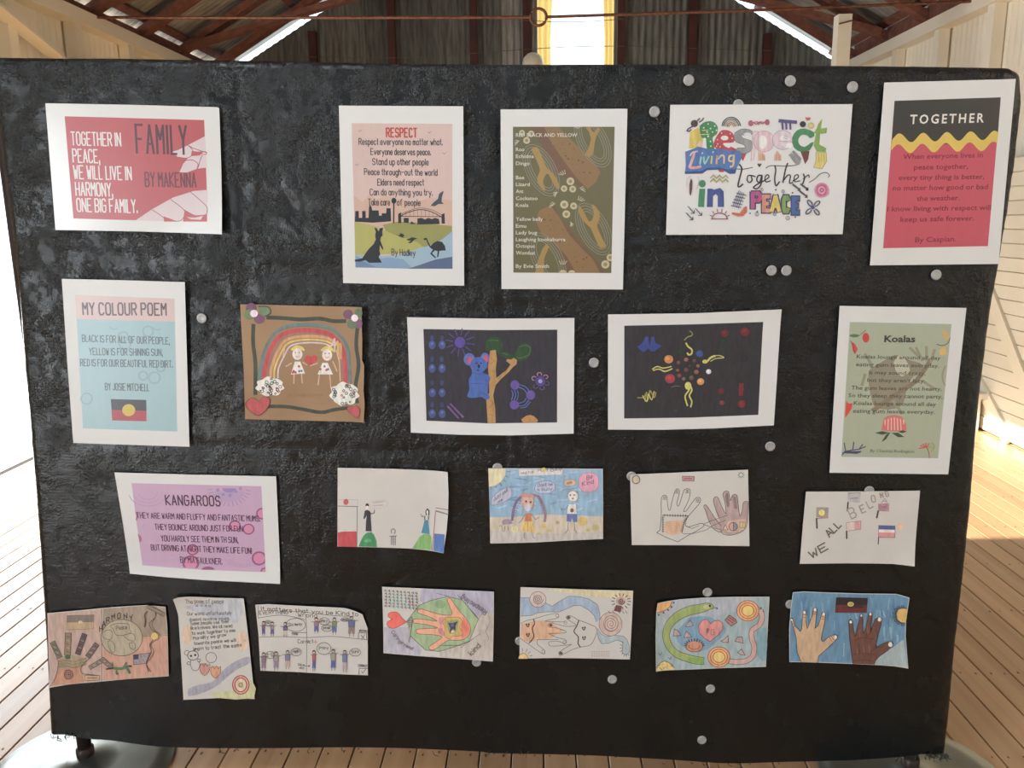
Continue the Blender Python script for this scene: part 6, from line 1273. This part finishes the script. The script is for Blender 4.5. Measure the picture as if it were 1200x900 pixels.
for a in (-95, -65, -40, -15): t_ = math.radians(a); s.line('drawn_rising_sun', (130, 100, 110), [(105+60*math.cos(t_), 715+60*math.sin(t_)), (105+88*math.cos(t_), 715+90*math.sin(t_))], 6)
for j in range(3):
    for i in range(8): s.line('small_marks', (130, 96, 90), [(745+i*22, 660+j*20), (755+i*22, 656+j*20)], 5)
s.done()

# ---- 21 green snake
s = Sheet('drawing', 'blue drawing of a green snake curled round a pink heart with orange circles', 'drawing', (760, 685, 8), [(64, 158), (1128, 105), (1095, 760), (65, 797)], (182, 180, 172),
          outline=[(80, 158), (300, 128), (550, 112), (800, 106), (1128, 105), (1112, 400), (1095, 760), (700, 772), (400, 785), (65, 797), (60, 500), (66, 240)], mt='paper', ink='crayon', curls=((180, .85, 1, .006),))
s.poly('coloured_background', (138, 158, 162), [(84, 164), (300, 134), (550, 117), (800, 111), (1122, 110), (1106, 400), (1090, 755), (700, 767), (400, 780), (69, 792), (64, 500), (70, 244)])
s.poly('coloured_background', (152, 158, 168), [(90, 162), (550, 118), (800, 112), (1000, 111), (820, 240), (560, 300), (260, 300), (100, 420)], 0)
s.poly('coloured_background', (104, 142, 166), [(380, 300), (560, 290), (720, 400), (640, 520), (480, 620), (300, 560), (260, 440)], 3); s.poly('coloured_background', (112, 148, 160), [(1010, 420), (1100, 400), (1094, 700), (1010, 640)], 2)
s.poly('coloured_sun', (204, 150, 76), [(82, 160), (215, 146), (200, 190), (150, 230), (76, 248)]); s.line('coloured_sun', (110, 64, 50), [(215, 146), (200, 190), (150, 230), (76, 248)], 6, 3); s.dots('coloured_sun', (90, 64, 60), [(232, 160), (212, 200), (180, 228), (136, 250), (90, 268)], 10)
GS = (136, 152, 78)
def tapered(part, col, pts, ws, edge):
    c = curve(pts, 6); n = len(c); L_, R_ = [], []
    for i, p in enumerate(c):
        a, b_ = c[max(0, i-1)], c[min(n-1, i+1)]; d = math.dist(a, b_); t = i/(n-1)*(len(ws)-1); k = min(int(t), len(ws)-2); w_ = ws[k]+(ws[k+1]-ws[k])*(t-k)
        nx, ny = -(b_[1]-a[1])/d*w_/2, (b_[0]-a[0])/d*w_/2; L_.append((p[0]+nx, p[1]+ny)); R_.append((p[0]-nx, p[1]-ny))
    for i in range(n-1): s.face(part, col, [L_[i], R_[i], R_[i+1], L_[i+1]])
    s.line(part, edge, L_+R_[::-1]+[L_[0]], 5)
tapered('green_snake', GS, [(605, 205), (560, 195), (480, 215), (380, 235), (280, 280), (200, 350), (165, 430), (165, 500), (200, 580), (270, 645), (370, 680), (450, 700), (515, 705)], [20, 75, 85, 80, 70, 65, 62, 66, 72, 66], (62, 76, 50))
s.poly('green_snake', (116, 150, 60), [(380, 668), (440, 676), (505, 680), (510, 730), (440, 726), (375, 700)], 2); s.poly('green_snake', (166, 166, 110), circ(540, 200, 32, 22)); s.poly('green_snake', (40, 36, 36), circ(570, 190, 10, 13)); s.lines('green_snake', (60, 44, 44), 5, [(602, 208), (646, 214)], [(630, 204), (646, 214), (632, 222)])
HT = [(572, 524), (520, 490), (470, 440), (465, 370), (500, 322), (545, 315), (578, 358), (600, 335), (650, 322), (690, 350), (690, 410), (650, 460)]
s.poly('pink_heart', (196, 122, 118), HT); s.line('pink_heart', (120, 60, 62), HT+[HT[0]], 5); s.write('pink_heart', (100, 70, 74), 'BE', (540, 440), (560, 438), 38, 4); s.write('pink_heart', (100, 70, 74), 'FG', (540, 465), (610, 460), 50, 3.5)
def rings(part, cx, cy):
    for r, c in ((106, (110, 44, 40)), (101, (204, 140, 88)), (82, (140, 56, 44)), (76, (208, 152, 80)), (58, (140, 56, 44)), (52, (204, 176, 82))): s.poly(part, c, circ(cx, cy, r, r*.92, 28))
for dx, c, w_ in ((0, (104, 62, 60), 52), (0, (182, 144, 136), 42)): s.line('coloured_path', c, [(1046, 240), (1058, 300), (1030, 370), (965, 420), (965, 500), (985, 570), (975, 650), (920, 700), (830, 715), (760, 708)], w_, 6)
rings('orange_circle#1', 925, 235); rings('orange_circle#2', 655, 668); s.dots('coloured_path', (60, 50, 50), [(1050, 208), (1070, 240), (1042, 212)], 7)
for pts in ([(340, 382), (385, 322), (415, 370), (375, 384)], [(228, 470), (240, 405), (270, 420), (300, 465)], [(326, 485), (350, 425), (385, 460), (400, 480)], [(672, 520), (700, 505), (738, 465), (745, 530), (700, 530)], [(805, 520), (830, 480), (872, 478), (880, 538), (830, 525)], [(828, 625), (865, 592), (900, 650), (860, 645)]): s.poly('small_hearts', (168, 140, 140), pts); s.line('small_hearts', (86, 60, 60), pts+[pts[0]], 5)
s.poly('drawn_shell', (170, 110, 104), [(712, 320), (750, 275), (815, 320), (822, 345), (770, 378), (730, 350)]); s.lines('drawn_shell', (78, 50, 50), 6, [(712, 320), (750, 275), (815, 320), (822, 345), (770, 378), (712, 320)], [(730, 310), (790, 350)], [(745, 295), (805, 335)])
s.poly('drawn_hedgehog', (184, 120, 92), circ(425, 568, 80, 50)); s.line('drawn_hedgehog', (110, 60, 50), circ(425, 572, 78, 46, 18, -20, 210), 6); s.line('drawn_hedgehog', (110, 60, 50), circ(425, 565, 50, 30, 18, -10, 190), 5)
for k in range(11): a = math.radians(180+k*18); s.line('drawn_hedgehog', (78, 60, 66), [(425+74*math.cos(a), 560+42*math.sin(a)), (425+94*math.cos(a), 560+66*math.sin(a))], 9)
s.poly('coloured_bush', (204, 176, 96), [(72, 788), (80, 745), (110, 715), (150, 704), (195, 725), (232, 765), (236, 784)]); rng = random.Random(8)
for i in range(24): s.dots('coloured_bush', (110, 84, 56), [(rng.uniform(90, 220), rng.uniform(725, 782))], 4, 6)
s.line('coloured_bush', (110, 84, 56), [(72, 760), (90, 735), (110, 715), (150, 704), (195, 725), (232, 765)], 6, 3); s.lines('drawn_birds', (90, 84, 80), 5, [(85, 625), (105, 645), (120, 620)], [(180, 670), (200, 690), (212, 660)]); s.done()

# ---- 22 two painted hands
s = Sheet('drawing', 'blue painted drawing of a pale hand and a brown hand under a small flag', 'drawing', (915, 685, 7.742), [(103, 62), (1153, 105), (1138, 740), (72, 692)], (200, 196, 184),
          outline=[(103, 62), (200, 54), (400, 62), (700, 72), (1040, 76), (1153, 105), (1125, 300), (1118, 450), (1138, 740), (900, 722), (600, 708), (300, 696), (72, 692), (70, 400), (84, 200)], mt='paper', ink='crayon', curls=((0, .85, 1, .007),))
s.poly('painted_background', (92, 140, 172), [(106, 68), (200, 60), (400, 68), (700, 78), (1040, 82), (1147, 110), (1120, 300), (1112, 450), (1132, 700), (840, 705), (840, 712), (600, 702), (300, 690), (76, 686), (76, 400), (90, 200)])
rng = random.Random(44)
for i in range(90):
    x, y = rng.uniform(110, 1050), rng.uniform(95, 560); s.line('painted_background', rng.choice([(72, 126, 168), (104, 150, 178), (120, 160, 182), (84, 134, 170), (134, 168, 184)]), [(x, y), (x+rng.uniform(-18, 18), y+rng.uniform(50, 120))], rng.uniform(7, 18))
s.poly('painted_background', (156, 172, 172), [(850, 640), (1000, 560), (1100, 480), (1132, 725), (850, 712)], 0)
def hand(part, skin, pts, edge, tips, bands):
    s.poly(part, skin, pts); s.line(part, edge, pts, 5)
    for x, y, r in tips: s.poly(part, (224, 220, 206), circ(x, y, r, r*1.2, 12)); s.line(part, edge, circ(x, y, r, r*1.2, 12, 180, 360), 4)
    for (x0, y0, x1, y1) in bands: s.line(part, (130, 66, 60), [(x0, y0), (x1, y1)], 5)
hand('pale_hand', (196, 160, 120), [(178, 690), (140, 600), (132, 470), (108, 380), (82, 300), (98, 290), (120, 360), (168, 412), (182, 390), (188, 300), (192, 240), (205, 222), (222, 240), (220, 330), (232, 388), (250, 340), (280, 260), (288, 205), (302, 196), (318, 210), (312, 290), (302, 385), (330, 360), (350, 300), (365, 245), (385, 238), (396, 260), (388, 340), (365, 430), (358, 490), (375, 505), (430, 460), (480, 440), (508, 450), (500, 480), (430, 550), (335, 635), (326, 695)], (70, 60, 56),
     ((205, 238, 12), (302, 212, 12), (380, 252, 12), (486, 462, 15), (90, 306, 9)), ((190, 260, 220, 262), (188, 286, 220, 288), (286, 236, 318, 238), (284, 252, 316, 256), (362, 278, 392, 284), (360, 298, 388, 304), (100, 345, 115, 335), (104, 372, 122, 360), (430, 462, 458, 505), (446, 452, 474, 492)))
hand('brown_hand', (112, 70, 56), [(645, 705), (630, 600), (615, 480), (610, 380), (606, 320), (622, 302), (640, 320), (650, 400), (665, 460), (685, 380), (705, 300), (710, 262), (725, 258), (732, 300), (732, 400), (740, 430), (760, 380), (780, 290), (790, 245), (808, 240), (820, 262), (805, 360), (806, 430), (820, 360), (850, 300), (880, 284), (904, 296), (898, 350), (870, 440), (850, 560), (900, 530), (960, 505), (1000, 505), (1008, 525), (960, 585), (880, 640), (838, 690), (838, 712)], (54, 38, 36),
     ((624, 325, 13), (720, 268, 10), (802, 254, 12), (884, 302, 17), (982, 528, 20)), ((612, 360, 642, 362), (700, 300, 732, 302), (782, 285, 815, 290), (840, 320, 896, 332), (834, 350, 888, 362), (828, 375, 880, 388), (940, 530, 968, 575), (925, 545, 952, 590)))
for pts in ([(660, 500), (690, 480), (740, 470), (830, 480)], [(650, 620), (720, 610), (840, 620)], [(700, 520), (702, 600)], [(760, 430), (775, 460), (790, 430)], [(800, 600), (860, 560), (920, 550)], [(650, 680), (740, 670), (830, 680)]): s.line('brown_hand', (88, 52, 44), pts, 6, 3)
for x, y in ((630, 420), (700, 400), (775, 370), (845, 420), (740, 550), (680, 560), (790, 540)): s.line('brown_hand', (136, 90, 74), [(x, y), (x+6, y+60)], 7)
s.poly('small_flag', (48, 40, 42), [(492, 104), (777, 110), (772, 172), (486, 172)]); s.poly('small_flag', (104, 44, 44), [(486, 172), (772, 172), (768, 244), (482, 242)]); s.poly('small_flag', (70, 38, 38), [(600, 172), (740, 172), (740, 200), (600, 200)]); s.poly('small_flag', (196, 174, 84), circ(623, 165, 29, 22)); s.line('small_flag', (90, 70, 40), [(606, 166), (640, 164)], 5)
s.poly('painted_sun', (212, 168, 72), [(1132, 205), (1090, 202), (1055, 215), (1038, 250), (1045, 300), (1075, 325), (1110, 330), (1124, 290)]); s.line('painted_sun', (70, 58, 50), [(1128, 200), (1085, 198), (1045, 212), (1030, 250), (1040, 305), (1080, 332), (1110, 335)], 5, 3)
for k in range(8): a = math.radians(95+k*24); s.line('painted_sun', (70, 62, 58), circ(1100+86*math.cos(a), 266-82*math.sin(a), 11, 11, 9), 5, closed=True)
s.done()
